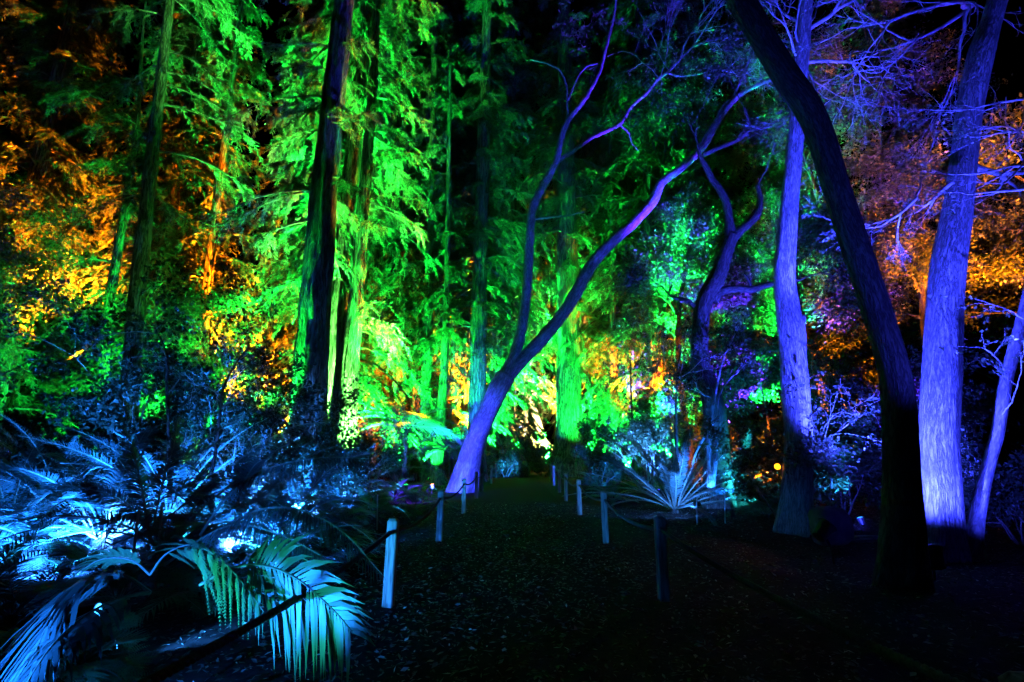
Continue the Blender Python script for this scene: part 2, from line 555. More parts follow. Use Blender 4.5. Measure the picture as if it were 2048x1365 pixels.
# ------------------------------------------------------------------ ground
def ground_z(x, y):
    x = np.asarray(x, float); y = np.asarray(y, float)
    p = np.stack([x * 0.35, y * 0.35, np.zeros_like(x)], -1).reshape(-1, 3)
    n = (vnoise(p) - 0.5) * 0.25 + (vnoise(p * 3.7 + 9) - 0.5) * 0.09
    n = n.reshape(x.shape)
    edge = np.clip((np.abs(x - 0.1) - 1.3) / 1.5, 0, 1)
    return n * (0.12 + 0.88 * edge) * np.clip((60 - y) / 20, 0.2, 1)

def sheet(name, xs, ys, mat, dz=0.0):
    X, Y = np.meshgrid(xs, ys)
    Z = ground_z(X, Y) + dz
    V = np.stack([X, Y, Z], -1).reshape(-1, 3)
    ny, nx = X.shape
    i = np.arange((ny - 1))[:, None] * nx + np.arange(nx - 1)[None]
    F = np.stack([i, i + 1, i + nx + 1, i + nx], -1).reshape(-1, 4)
    mb = MB(); mb.add(V, F)
    o = mb.build(name, mat, None, True)
    o["kind"] = "structure"
    return o
gx = np.unique(np.concatenate([np.linspace(-300, -40, 20), np.linspace(-40, 40, 201), np.linspace(40, 300, 20)]))
gy = np.unique(np.concatenate([np.linspace(-40, 0, 30), np.linspace(0, 45, 151), np.linspace(45, 300, 20)]))
sheet("ground", gx, gy, M["mulch"])
sheet("path", np.linspace(-1.22, 1.5, 14), np.linspace(-8, 45, 180), M["path_mulch"], 0.006)

def litter(name, n, xr, yr, size, mat, seed, keep=None):
    rng = np.random.default_rng(seed)
    y = yr[0] + (yr[1] - yr[0]) * rng.random(n) ** 1.6
    x = rng.uniform(xr[0], xr[1], n)
    if keep is not None:
        k = keep(x, y); x, y = x[k], y[k]
    n = len(x)
    o = np.stack([x, y, ground_z(x, y) + 0.012 + rng.random(n) * 0.02], 1)
    a = rng.random(n) * 2 * np.pi
    ax = unit(np.stack([np.cos(a), np.sin(a), rng.normal(0.05, 0.22, n)], 1))
    nr = unit(np.array([0, 0, 1.0]) + rng.normal(0, 0.35, (n, 3)))
    L = size * rng.uniform(0.4, 1.6, n)
    mb = MB()
    leaf_quads(mb, o, ax, nr, L, L * rng.uniform(0.15, 0.55, n), 0, 0.1)
    ob = mb.build(name, mat)
    tag(ob, "fallen leaves and bark chips scattered over the dark mulch", "leaf litter", None, "stuff")
litter("leaf_litter", 90000, (-11, 11), (0.6, 16), 0.05, M["dry_litter"], 5, lambda x, y: np.abs(x) < 1.5 + y * 1.1)

# ------------------------------------------------------------------ trees: trunks traced as places
def bark_bumps(depth, k=9, seed=0.0, fine=0.35):
    """vertical furrows of a fibrous trunk"""
    def f(th, ln, r, bc):
        sh = bc.shape[:2]
        q = bc.reshape(-1, 3) * np.array([k, k, 0.8]) + seed
        a = np.abs(vnoise(q) - 0.5) * 2
        b = np.abs(vnoise(q * np.array([2.3, 2.3, 2.0]) + 31) - 0.5) * 2
        return (depth * ((a ** 0.7 - 0.5) + fine * (b - 0.5))).reshape(sh)
    return f

def flare(rad, pts, amount=0.5, h=1.6):
    z = pts[:, 2]
    return rad * (1 + amount * np.exp(-np.maximum(z, 0) / h * 2.2))

def traced_trunk(pp, Y, rows=90, sides=26, extend=True, fl=0.25, depth=0.02, k=9, seed=0.0, mb=None, top=None, base=True):
    W, R = px_path(pp, Y)
    if base:
        d = unit(W[0] - W[1])
        if d[2] > -0.3: d = np.array([0, 0, -1.0])
        s = (W[0][2] + 0.2) / -d[2]
        if s > 0.05:
            W = np.vstack([W[0] + d * s, W]); R = np.r_[R[0] * 1.05, R]
    if top:
        d = unit(W[-1] - W[-2]); d = unit(d + np.array([0, 0, 0.6]))
        W = np.vstack([W, W[-1] + d * top]); R = np.r_[R, R[-1] * 0.45]
    pts, rad = spline(W, R, rows)
    rad = flare(rad, pts, fl) if base else rad
    mb = mb or MB()
    fb = bark_bumps(depth, k, seed)
    def bumps(th, ln, r_, bc):
        o = fb(th, ln, r_, bc)
        if base:
            z = ln - 0.25
            lob = np.cos(5 * th + seed + 0.6 * np.sin(th * 2 + seed)) + 0.6 * np.cos(3 * th - seed)
            o = o + r_ * 0.20 * np.maximum(lob, -0.4) * np.exp(-np.maximum(z, 0) / (1.8 * float(np.max(rad))))
            o = o + r_ * 0.05 * (vnoise(bc.reshape(-1, 3) * np.array([2.2, 2.2, 1.3]) + seed * 7).reshape(o.shape) - 0.5) * 2
        return o
    tube(mb, pts, rad, sides, 0, True, bumps)
    return mb, pts, rad

def axis_of(pts):
    z = pts[:, 2]; i = np.argsort(z)
    return lambda q: np.stack([np.interp(q, z[i], pts[i, 0]), np.interp(q, z[i], pts[i, 1]), q], 1)

def redwood(name, label, pp, Y, crown=None, bark="redwood_bark", group=None, seed=1, cat="tree", extra=(), **kw):
    mb, pts, rad = traced_trunk(pp, Y, seed=seed * 3.1, **kw)
    base = pts[0].copy(); base[2] = 0
    root = thing(name, base, label, cat, group)
    part(mb, "trunk", M[bark], root, True)
    rng = np.random.default_rng(seed)
    wd, lv = MB(), MB()
    for c in ([crown] if crown else []) + list(extra):
        conifer(rng, axis_of(pts), wood=wd, leaves=lv, **c)
    if wd.n:
        part(wd, "limbs", M["redwood_bark"], root, True)
        part(lv, "crown", M["redwood_needles"], root)
    return root

AWAY = (math.radians(-20), math.radians(200))
# dark redwood left of the path and the twin trunk behind it
redwood("redwood_tree", "thick dark redwood trunk rising behind the blue ferns, left of the lit twin trunk",
        [(612, 930, 84), (618, 800, 74), (632, 600, 66), (645, 420, 57), (662, 250, 48), (678, 100, 42), (692, -30, 38)], 14, top=7, rows=220, sides=60, depth=0.05, k=6, seed=3,
        crown=dict(zlo=8, zhi=23, nl=34, R=2.9, nb=16, nk=60, leafL=0.15, leafW=0.03, az=(math.radians(60), math.radians(230)), top_taper=False),
        extra=[dict(zlo=8.5, zhi=20, nl=10, R=2.0, nb=14, nk=55, leafL=0.15, leafW=0.03, az=(math.radians(-60), math.radians(60)), top_taper=False)])
redwood("redwood_tree", "slim left half of a twin redwood trunk lit yellow green, behind the dark trunk",
        [(655, 900, 58), (664, 800, 50), (680, 600, 42), (697, 400, 36), (712, 250, 30), (730, 60, 26), (740, -40, 22)], 17, top=8, rows=200, sides=44, depth=0.06, k=7, seed=4,
        crown=dict(zlo=11, zhi=26, nl=26, R=2.6, nb=14, nk=50, leafL=0.17, leafW=0.035, az=AWAY, top_taper=False))
redwood("redwood_tree", "right half of the twin redwood trunk with an orange lit right edge",
        [(692, 900, 44), (698, 780, 38), (712, 600, 33), (724, 450, 28), (734, 330, 24), (748, 120, 18), (756, -40, 14)], 16.6, top=8, rows=200, sides=44, depth=0.05, k=7, seed=5,
        crown=dict(zlo=5, zhi=24, nl=26, R=2.3, nb=14, nk=60, leafL=0.15, leafW=0.03, az=(math.radians(-50), math.radians(60)), top_taper=False))
redwood("redwood_tree", "massive redwood trunk standing in for the brown glow right of the twin trunk",  # wide trunk put in where a brown orange glow fills the gap
        [(752, 900, 92), (756, 700, 86), (762, 450, 76), (768, 200, 60), (774, 0, 50)], 32, top=8, rows=120, sides=50, depth=0.08, k=4, seed=6,
        crown=dict(zlo=16, zhi=40, nl=40, R=4.5, nb=14, nk=36, az=AWAY))
redwood("redwood_tree", "straight redwood behind the leaning tree, pale green left edge and blue front",
        [(953, 930, 40), (955, 800, 35), (958, 600, 31), (965, 350, 26), (972, 100, 20), (976, -40, 17)], 27, top=9, rows=180, sides=44, depth=0.06, k=6, seed=7,
        crown=dict(zlo=8, zhi=36, nl=80, R=4.0, nb=14, nk=44), extra=[dict(zlo=5, zhi=12, nl=8, R=1.8, nb=12, nk=40, az=(-0.6, 0.6), top_taper=False)])
redwood("redwood_tree", "broad furrowed redwood on the right of the path, right side lit vivid green",
        [(1139, 950, 72), (1138, 850, 52), (1137, 700, 48), (1136, 600, 44), (1134, 450, 40), (1130, 200, 30), (1128, -40, 24)], 33, top=9, rows=220, sides=64, depth=0.09, k=5, seed=8,
        crown=dict(zlo=14, zhi=42, nl=80, R=4.8, nb=14, nk=40, droop=0.65), extra=[dict(zlo=3, zhi=12, nl=14, R=2.6, nb=14, nk=46, az=(-0.5, 0.9), top_taper=False)])
redwood("redwood_tree", "short thin redwood glowing bright green behind the right hand broad redwood",
        [(1229, 925, 24), (1229, 850, 20), (1226, 700, 16), (1224, 500, 12), (1222, 300, 9)], 33, top=6, rows=120, sides=24, depth=0.03, seed=9,
        crown=dict(zlo=4.2, zhi=24, nl=60, R=2.6, nb=12, nk=34, droop=0.7))
redwood("redwood_tree", "slender green trunk curving up beside the green lamp",
        [(872, 960, 26), (878, 880, 23), (886, 780, 18), (892, 640, 14), (896, 450, 10), (898, 250, 8)], 24.5, top=5, rows=100, sides=20, depth=0.02, seed=10,
        crown=dict(zlo=4.5, zhi=24, nl=46, R=2.2, nb=13, nk=42, leafL=0.2, leafW=0.04, droop=0.7))
redwood("redwood_tree", "straight green trunk just left of the slender curving one",
        [(848, 950, 28), (850, 850, 24), (855, 700, 20), (860, 500, 16), (866, 250, 12), (870, 0, 10)], 26.5, top=7, rows=100, sides=24, depth=0.03, seed=11,
        crown=dict(zlo=5, zhi=30, nl=50, R=2.6, nb=13, nk=38, leafL=0.22, leafW=0.045, droop=0.7))
redwood("redwood_tree", "narrow dark trunk crossing the green foliage left of the green lit pair",
        [(796, 930, 22), (800, 760, 18), (806, 560, 14), (812, 300, 11), (818, 0, 8)], 28, top=7, rows=80, sides=18, depth=0.02, seed=12,
        crown=dict(zlo=4, zhi=32, nl=56, R=3.0, nb=13, nk=36, droop=0.75))
redwood("redwood_tree", "dark trunk seen through green foliage between the green pair and the blue fronted redwood",
        [(912, 930, 24), (908, 750, 20), (903, 550, 16), (900, 350, 13), (898, 50, 9)], 33, top=7, rows=80, sides=18, depth=0.03, seed=13,
        crown=dict(zlo=7, zhi=38, nl=60, R=3.6, nb=12, nk=34, droop=0.7))
redwood("redwood_tree", "tall dark trunk against bright green foliage, furthest left of the big trunks",
        [(258, 800, 44), (272, 620, 38), (290, 450, 32), (306, 300, 28), (322, 160, 24), (340, 0, 19)], 17, top=7, rows=160, sides=36, depth=0.04, k=7, seed=14,
        crown=dict(zlo=10.5, zhi=25, nl=34, R=3.2, nb=14, nk=46, leafL=0.18, leafW=0.035, az=AWAY, top_taper=False))
redwood("redwood_tree", "slim bent trunk with an orange lit upper part beside the tall dark one",
        [(205, 760, 26), (214, 640, 24), (236, 500, 20), (256, 380, 16), (268, 300, 14), (278, 200, 10), (286, 60, 6)], 20, top=3, rows=120, sides=24, depth=0.02, seed=15,
        crown=dict(zlo=9, zhi=18, nl=30, R=3.2, nb=14, nk=44, leafL=0.2, leafW=0.04, az=(math.radians(60), math.radians(280)), top_taper=False))
redwood("redwood_tree", "reddish trunk half hidden by foliage midway between the dark trunks",
        [(392, 780, 28), (402, 690, 25), (416, 560, 22), (434, 400, 18), (456, 240, 15), (476, 60, 11)], 22, top=6, rows=120, sides=28, depth=0.03, seed=16,
        crown=dict(zlo=9, zhi=27, nl=44, R=3.4, nb=14, nk=44, leafL=0.2, leafW=0.04, droop=0.65))

# background redwoods: five kinds, copied
PROTO = []
for s in range(5):
    rng = np.random.default_rng(100 + s)
    H = [34, 38, 30, 36, 26][s]
    mb = MB()
    k = np.linspace(0, 1, 40)
    pts = np.stack([0.25 * np.sin(k * 3 + s), 0.25 * np.cos(k * 2.3 + s), k * H - 0.2], 1)
    tube(mb, pts, flare(0.42 * (1 - k * 0.9) + 0.03, pts, 0.5), 20, 0, True, bark_bumps(0.05, 7, s * 5.0))
    wd, lv = conifer(rng, axis_of(pts), [2.5, 4, 2, 6, 1.5][s], H, [170, 170, 160, 160, 130][s], [4.6, 4.2, 5.0, 4.8, 4.4][s], nb=13, nk=52,
                     leafL=0.22, leafW=0.044, droop=[0.6, 0.75, 0.5, 0.65, 0.8][s])
    PROTO.append((mb, wd, lv))
PROTO_OBJ = [None] * 5
def bg_redwood(s, x, y, rz, sc, label, group):
    if PROTO_OBJ[s] is None:
        r = thing("redwood_tree", (0, 0, 0), label, "tree", group)
        part(PROTO[s][0], "trunk", M["redwood_bark"], r, True)
        part(PROTO[s][1], "limbs", M["redwood_bark"], r, True)
        part(PROTO[s][2], "crown", M["redwood_needles"], r)
        PROTO_OBJ[s] = r
    else:
        r = copy_tree(PROTO_OBJ[s])
    r.location = (x, y, 0); r.rotation_euler = (0, 0, rz); r.scale = (sc, sc, sc)
    tag(r, label, "tree", group)

rb = random.Random(4)
BG = [  # x, y, label zone
    (-31, 30, 0), (-26, 26, 0), (-28, 36, 0), (-22, 31, 0), (-36, 38, 0), (-23, 22, 0), (-30, 23, 0),
    (-18, 27, 1), (-15.5, 33, 1), (-19, 38, 1), (-12, 29, 1), (-14, 40, 1), (-10, 36, 1), (-17, 23.5, 1),
    (-9.5, 24, 2), (-7.5, 41, 2), (-5, 36, 2), (-4.2, 31, 2), (-2.5, 42, 2), (-0.6, 36, 2), (-7.3, 22.5, 2),
    (-1.6, 50, 3), (-2.4, 33.5, 2),  (-5.6, 28.5, 2), (-2.0, 31.0, 2), (9.4, 38, 3), (5.0, 51, 3), (8.2, 36, 3), (10.5, 41, 3), (7.0, 45, 3), (9.0, 30, 3),
    (13, 33, 4), (16, 39, 4), (20, 34, 4), (25, 40, 4), (31, 36, 4), (12.5, 46, 4),
]
ZL = [("dim redwood in the orange and green mass at far left", "redwoods at the far left"),
      ("redwood with green lit hanging sprays behind the dark trunks", "redwoods behind the dark trunks"),
      ("redwood with drooping green lit foliage deep behind the twin trunk", "redwoods behind the twin trunk"),
      ("redwood with green and orange sprays beyond the end of the path", "redwoods beyond the path"),
      ("dim orange tinged redwood far behind the purple trunks", "redwoods behind the purple trunks")]
for i, (x, y, zn) in enumerate(BG):
    bg_redwood(i % 5, x + rb.uniform(-.5, .5), y + rb.uniform(-.6, .6), rb.uniform(0, 6.28), max(1.0, y / 27) * rb.uniform(0.92, 1.12), ZL[zn][0], ZL[zn][1])

# ------------------------------------------------------------------ broadleaf trees
def broadleaf(name, label, group, loc, H, seed, trunk_r=0.18, spread=3.0, depth=3, leafL=0.16, leafW=0.08, per=60, bark="dark_bark", leaf="broad_leaves", lean=(0, 0), cat="tree", scat=0.22, clear=0.3):
    rng = np.random.default_rng(seed)
    root = thing(name, loc, label, cat, group)
    lines, tips = [], []
    k = np.linspace(0, 1, 9)
    pts = np.array(loc) + np.stack([lean[0] * k + 0.06 * H * np.sin(k * 4 + seed) * k, lean[1] * k + 0.05 * H * np.cos(k * 3.3 + seed) * k, k * H * 0.8 - 0.15], 1)
    tm = MB()
    p2, r2 = spline(pts, trunk_r * (1 - 0.75 * k), 40)
    tube(tm, p2, r2, 14, 0, True, bark_bumps(0.02 * trunk_r / 0.2, 10, seed))
    part(tm, "trunk", M[bark], root, True)
    nlimb = int(10 + spread * 2)
    for i in range(nlimb):
        f = clear + (1 - clear) * (i + rng.random()) / nlimb
        x = f * 8; a = int(min(x, 7)); q = pts[a] + (pts[a + 1] - pts[a]) * (x - a)
        az = i * 2.4 + rng.normal(0, 0.4)
        d = np.array([math.cos(az), math.sin(az), rng.uniform(0.0, 0.7) + 0.6 * f])
        grow(rng, q, d, spread * rng.uniform(0.6, 1.0) * (1.1 - 0.55 * f), trunk_r * 0.35 * (1.1 - 0.7 * f), depth - 1, lines, tips, (2, 4), 0.55, 0.6, 0.2, 0.0)
    part(wood_of(lines), "limbs", M[bark], root, True)
    part(leaves_on(rng, tips, per, leafL, leafW, scat=scat), "crown", M[leaf], root)
    return root

GB = "broadleaf trees behind the purple trunks"
for i, (x, y, H, sp, lab) in enumerate([
    (12.5, 20, 13, 3.4, "leafy tree behind the dark forked tree, leaves picked out in green"),
    (10.2, 25, 15, 3.8, "tall leafy tree with dense green lit crown right of the broad redwood"),
    (16.5, 19, 16, 4.0, "leafy tree with glowing orange crown between the two purple trunks"),
    (19.5, 17, 15, 4.0, "bright orange leafy tree at the far right edge behind the big purple trunk"),
    (22, 25, 17, 4.5, "tall dim orange tree high behind the two purple trunks"),
    (15.0, 27, 18, 4.5, "tall dark leafy tree with sparse orange leaves above the forked dark tree"),
    (29, 28, 18, 5.0, "shadowy leafy tree behind the orange tree at far right"),
    (6.0, 37, 43, 6.5, "tall leafy tree with violet flecked crown at the top middle of the photo"),
    (11.5, 33, 40, 7.0, "tall fine leaved tree lit deep purple behind the top of the dark leaning trunk"),
    (20.5, 26, 33, 6.0, "tall dark leafy tree filling the top right corner behind the largest violet trunk"),
    (15.5, 31, 38, 6.5, "tall dim leafy tree deep behind the bare twigs at the top right"),
    (16.5, 25, 27, 4.8, "tall tree with dim violet crown at the top right between the violet trunks"),
    (0.8, 39, 45, 6.5, "tall leafy tree with blue green crown over the path"),
    (10.0, 27, 31, 5.5, "tall fine leaved tree washed purple above the fork of the leaning tree"),
    (7.6, 21.5, 15, 2.8, "leafy tree with orange flecked crown above the right fork of the leaning tree")]):
    broadleaf("broadleaf_tree", lab, GB, (x, y, 0), H, 40 + i, 0.2, sp, 3, 0.15, 0.075, 110, scat=0.3, clear=0.5 if H < 22 else 0.68)
# far-left broadleaf mass
GL = "leafy trees at the left edge"
for i, (x, y, H, sp, lab) in enumerate([
    (-19.5, 17, 12, 3.8, "leafy tree at the left edge, lit dull blue green"),
    (-16.0, 24.5, 13, 3.6, "leafy tree lit bright green behind the slim bent trunk"),
    (-24, 19, 15, 4.2, "dim leafy tree with orange leaves at the top left edge"),
    (-12.2, 20, 9, 2.8, "low leafy tree glowing green behind the tall dark trunk")]):
    broadleaf("broadleaf_tree", lab, GL, (x, y, 0), H, 60 + i, 0.16, sp, 3, 0.17, 0.08, 80, scat=0.28)

# pale lit tree at the end of the path
def pale_tree():
    mb, pts, rad = traced_trunk([(1092, 925, 20), (1084, 880, 17), (1074, 840, 15), (1060, 800, 13), (1048, 772, 11), (1040, 745, 7)], 38, rows=60, sides=16, depth=0.01, fl=0.1)
    root = thing("pale_tree", (pts[0][0], 38, 0), "small pale tree glowing warm white at the end of the path", "tree")
    part(mb, "trunk", M["smooth_bark"], root, True)
    rng = np.random.default_rng(71)
    lines, tips = [], []
    for (px, py) in [(1035, 700), (1060, 700), (1100, 800), (1020, 760), (1085, 760), (1110, 830), (1005, 800), (1075, 720)]:
        b = pts[rng.integers(42, 58)]
        e = P(px, py, 38 + rng.uniform(-1, 1))
        grow(rng, b, e - b, np.linalg.norm(e - b), 0.07, 2, lines, tips, (3, 4), 0.6, 0.55)
    part(wood_of(lines), "limbs", M["smooth_bark"], root, True)
    part(leaves_on(rng, tips, 60, 0.17, 0.09, scat=0.22), "crown", M["broad_leaves"], root)
pale_tree()

# ------------------------------------------------------------------ leaning forked tree
def leaning_tree():
    T, _, _ = traced_trunk([(922, 985, 58), (936, 930, 47), (955, 870, 42), (980, 815, 40), (998, 775, 42), (1012, 750, 40)], 20, rows=70, sides=30, depth=0.012, k=14, fl=0.03)
    root = thing("leaning_tree", P(922, 985, 20) * np.array([1, 1, 0]), "leaning tree with two long forks, its base lit violet beside the left posts", "tree")
    def limb(pp, mb, sides=16):
        W, R = px_path(pp, 20); R = R * 0.86
        p, r = spline(W, R, len(pp) * 8)
        p = p + np.random.default_rng(len(pp)).normal(0, 0.008, p.shape)
        tube(mb, p, r, sides, 0, True, bark_bumps(0.01, 14, 2))
        return p
    limb([(1002, 772, 36), (1018, 735, 30), (1036, 690, 26), (1046, 640, 24), (1055, 560, 22), (1060, 480, 20), (1066, 415, 20), (1088, 370, 18), (1112, 325, 17), (1122, 280, 15), (1134, 245, 14), (1160, 212, 11), (1178, 185, 10), (1197, 150, 8), (1212, 95, 8), (1228, 30, 6), (1236, -40, 5)], T)
    limb([(1000, 770, 36), (1040, 725, 32), (1090, 672, 31), (1128, 625, 29), (1150, 590, 30), (1185, 528, 27), (1230, 480, 25), (1278, 435, 24), (1308, 398, 25), (1320, 370, 22), (1365, 335, 18), (1405, 295, 18), (1432, 250, 17), (1455, 215, 15), (1480, 190, 13), (1512, 172, 12), (1548, 158, 9), (1590, 150, 6)], T)
    part(T, "trunk", M["smooth_bark"], root, True)
    B = MB()
    for pp in [
        [(1112, 325, 12), (1150, 300, 10), (1180, 278, 9), (1215, 262, 9), (1240, 248, 8), (1262, 215, 8), (1290, 190, 8), (1318, 158, 7), (1335, 145, 7), (1362, 118, 5), (1385, 95, 4), (1430, 80, 2)],
        [(1240, 250, 5), (1258, 268, 4), (1263, 285, 3), (1278, 302, 2)],
        [(1335, 146, 6), (1352, 152, 4), (1390, 150, 3), (1420, 143, 2)],
        [(1136, 240, 8), (1134, 205, 5), (1132, 170, 5), (1118, 140, 4), (1095, 128, 3), (1060, 120, 2)],
        [(1137, 200, 5), (1148, 172, 4), (1160, 148, 3), (1178, 132, 3), (1195, 128, 2)],
        [(1392, 305, 10), (1410, 275, 8), (1432, 240, 8), (1450, 208, 7), (1470, 196, 6), (1490, 182, 5)],
        [(1462, 206, 8), (1474, 178, 7), (1486, 150, 6), (1495, 128, 5), (1503, 108, 4)],
        [(1398, 300, 5), (1392, 270, 4), (1394, 258, 4), (1402, 252, 2)],
        [(1060, 440, 6), (1090, 436, 5), (1130, 432, 4), (1170, 424, 2)]]:
        limb(pp, B, 8)
    part(B, "branches", M["smooth_bark"], root, True)
    rng = np.random.default_rng(8)
    lines, tips = [], []
    for (px, py, ex, ey, r) in [(1375, 105, 1470, 20, 4), (1362, 118, 1395, -20, 4), (1385, 95, 1520, 40, 4), (1340, 145, 1310, 40, 3), (1430, 80, 1560, 60, 3), (1385, 95, 1440, -30, 4),
                                (1420, 143, 1500, 130, 3), (1500, 110, 1540, 20, 3), (1318, 158, 1280, 60, 3), (1548, 158, 1620, 120, 3), (1320, 160, 1350, 60, 2), (1405, 90, 1480, 70, 3)]:
        a = P(px, py, 20); b = P(ex, ey, 20 + rng.uniform(-1.5, 1.0))
        grow(rng, a, b - a, np.linalg.norm(b - a), r * 0.5 * pxm(a), 3, lines, tips, (3, 5), 0.42, 0.62, 0.12)
    part(wood_of(lines, sides=4, minr=0.006), "twigs", M["smooth_bark"], root, True)
    # sprays of narrow leaves at the top
    tp = []
    for (px, py) in [(1110, 40), (1150, 70), (1180, 60), (1215, 20), (1130, 85), (1175, 90), (1160, 30), (1120, 10), (1200, 45), (1235, 30)]:
        a = P(px, py, 20 + rng.uniform(-.6, .6))
        tp.append((np.linspace(a, a + unit(rng.normal(0, 1, 3)) * 0.6, 4), 0.6))
    part(leaves_on(rng, tp, 46, 0.2, 0.05, scat=0.16), "leaves", M["broad_leaves"], root)
leaning_tree()

# ------------------------------------------------------------------ trunks on the right
def right_trunk(name, label, pp, Y, bark, rows=240, sides=56, depth=0.012, k=16, fl=0.2, top=3, seed=0):
    mb, pts, rad = traced_trunk(pp, Y, rows=rows, sides=sides, depth=depth, k=k, fl=fl, top=top, seed=seed)
    b = pts[0].copy(); b[2] = 0
    root = thing(name, b, label, "tree")
    part(mb, "trunk", M[bark], root, True)
    return root, pts
violet, vp = right_trunk("violet_trunk_tree", "knotted trunk lit violet, left of the dark leaning trunk, dark left edge",
    [(1588, 1065, 66), (1592, 1000, 62), (1597, 900, 60), (1592, 800, 58), (1586, 720, 56), (1583, 665, 58), (1577, 625, 52), (1570, 570, 46), (1574, 480, 40), (1580, 400, 37), (1587, 320, 35), (1596, 220, 34), (1602, 120, 33), (1608, 40, 32), (1614, -40, 30)], 10.5, "grey_bark", seed=2)
kn = MB()
W, R = px_path([(1588, 668, 30), (1600, 648, 22), (1606, 636, 14), (1608, 630, 8)], 10.4)
p, r = spline(W, R, 14); tube(kn, p, r, 16, 0, True, bark_bumps(0.008, 16, 4))
part(kn, "branch_stub", M["grey_bark"], violet, True)
right_trunk("dark_trunk_tree", "near black leaning trunk crossing in front of the violet trunk",
    [(1802, 1180, 89), (1804, 1060, 84), (1803, 950, 79), (1800, 850, 76), (1790, 750, 72), (1765, 660, 67), (1740, 580, 64), (1700, 460, 60), (1668, 360, 58), (1640, 270, 57), (1615, 215, 58), (1580, 165, 57), (1545, 110, 53), (1510, 50, 52), (1465, -30, 50)], 6.4, "dark_bark", top=2, seed=3)
big, bp_ = right_trunk("violet_trunk_tree", "largest violet trunk on the right, its lower bark glaring white violet",
    [(1884, 1105, 84), (1880, 1000, 84), (1877, 900, 86), (1880, 800, 84), (1885, 700, 82), (1890, 600, 80), (1897, 530, 78), (1912, 440, 68), (1922, 370, 60), (1930, 300, 58), (1938, 230, 58), (1950, 160, 60), (1964, 100, 58), (1980, 50, 50), (1995, 0, 46), (2012, -50, 44)], 8.5, "grey_bark", seed=5)
right_trunk("slim_trunk_tree", "slim curved violet stem at the right edge",
    [(1948, 1110, 36), (1952, 1050, 33), (1965, 980, 31), (1980, 920, 31), (1994, 870, 30), (2002, 820, 30), (2010, 770, 30), (2028, 700, 30), (2044, 640, 28), (2064, 560, 26)], 8.4, "smooth_bark", depth=0.006, seed=6, rows=120, sides=30)

def bare_branches(name, label, Y, starts, seed, parent=None, depth=3, leaf=None, nch=(2, 4), spread=0.45, shrink=0.62, per=5, lL=0.06, lW=0.035, bark="smooth_bark", minr=0.003, wob=0.14):
    rng = np.random.default_rng(seed)
    lines, tips = [], []
    for (px, py, ex, ey, wd_, *yy) in starts:
        Ya = yy[0] if yy else Y
        a = P(px, py, Ya); b = P(ex, ey, Ya + rng.uniform(-0.5, 0.5))
        grow(rng, a, b - a, np.linalg.norm(b - a), wd_ * 0.5 * pxm(a), depth, lines, tips, nch, spread, shrink, wob)
    if parent is None:
        parent = thing(name, lines[0][0][0], label, "branch")
        part(wood_of(lines, sides=6, minr=minr), "twigs", M[bark], parent, True)
    else:
        part(wood_of(lines, sides=6, minr=minr), "branches", M[bark], parent, True)
    if leaf:
        part(leaves_on(rng, tips, per, lL, lW, scat=0.03, start=0.3), "leaves", M[leaf], parent)
bare_branches(None, None, 10.5, [(1612, 62, 1700, 30, 10), (1614, 125, 1720, 100, 8), (1608, 52, 1560, 20, 7), (1612, 130, 1560, 40, 6), (1606, 128, 1640, 180, 5),
                                (1596, 120, 1540, 70, 6), (1615, 60, 1660, -30, 8)], 21, violet, 4, spread=0.4, shrink=0.68)
bare_branches(None, None, 8.5, [(1945, 10, 1860, 55, 12, 9.5), (1935, 20, 1800, 90, 9, 9.6), (1925, 0, 1780, 40, 9, 9.8), (1940, 8, 1880, 120, 8, 9.4), (1905, 365, 1830, 400, 9, 8.3), (1835, 395, 1750, 460, 7, 8.4), (1830, 395, 1870, 300, 6, 8.5), (1930, 330, 2060, 380, 16, 8.4)], 22, big, 4, "dark_leaves", spread=0.42, shrink=0.66, per=2)
bare_branches("budding_branch", "tangle of violet lit twigs with small buds at the right edge", 6.6,
    [(2090, 150, 1990, 230, 8), (2090, 330, 1940, 350, 8), (2100, 260, 1970, 270, 7), (2080, 380, 1930, 370, 7), (2090, 200, 1980, 160, 6), (2090, 300, 1960, 310, 6)], 23, None, 3, "broad_leaves", spread=0.45, per=4, lL=0.055, lW=0.035)
bare_branches("budding_branch", "small violet lit twig with leaves beside the slim curved stem", 7.4,
    [(2012, 755, 1975, 690, 4), (2050, 640, 2005, 600, 4), (2005, 830, 2050, 770, 4)], 24, None, 2, "broad_leaves", spread=0.5, per=5, lL=0.06, lW=0.045)

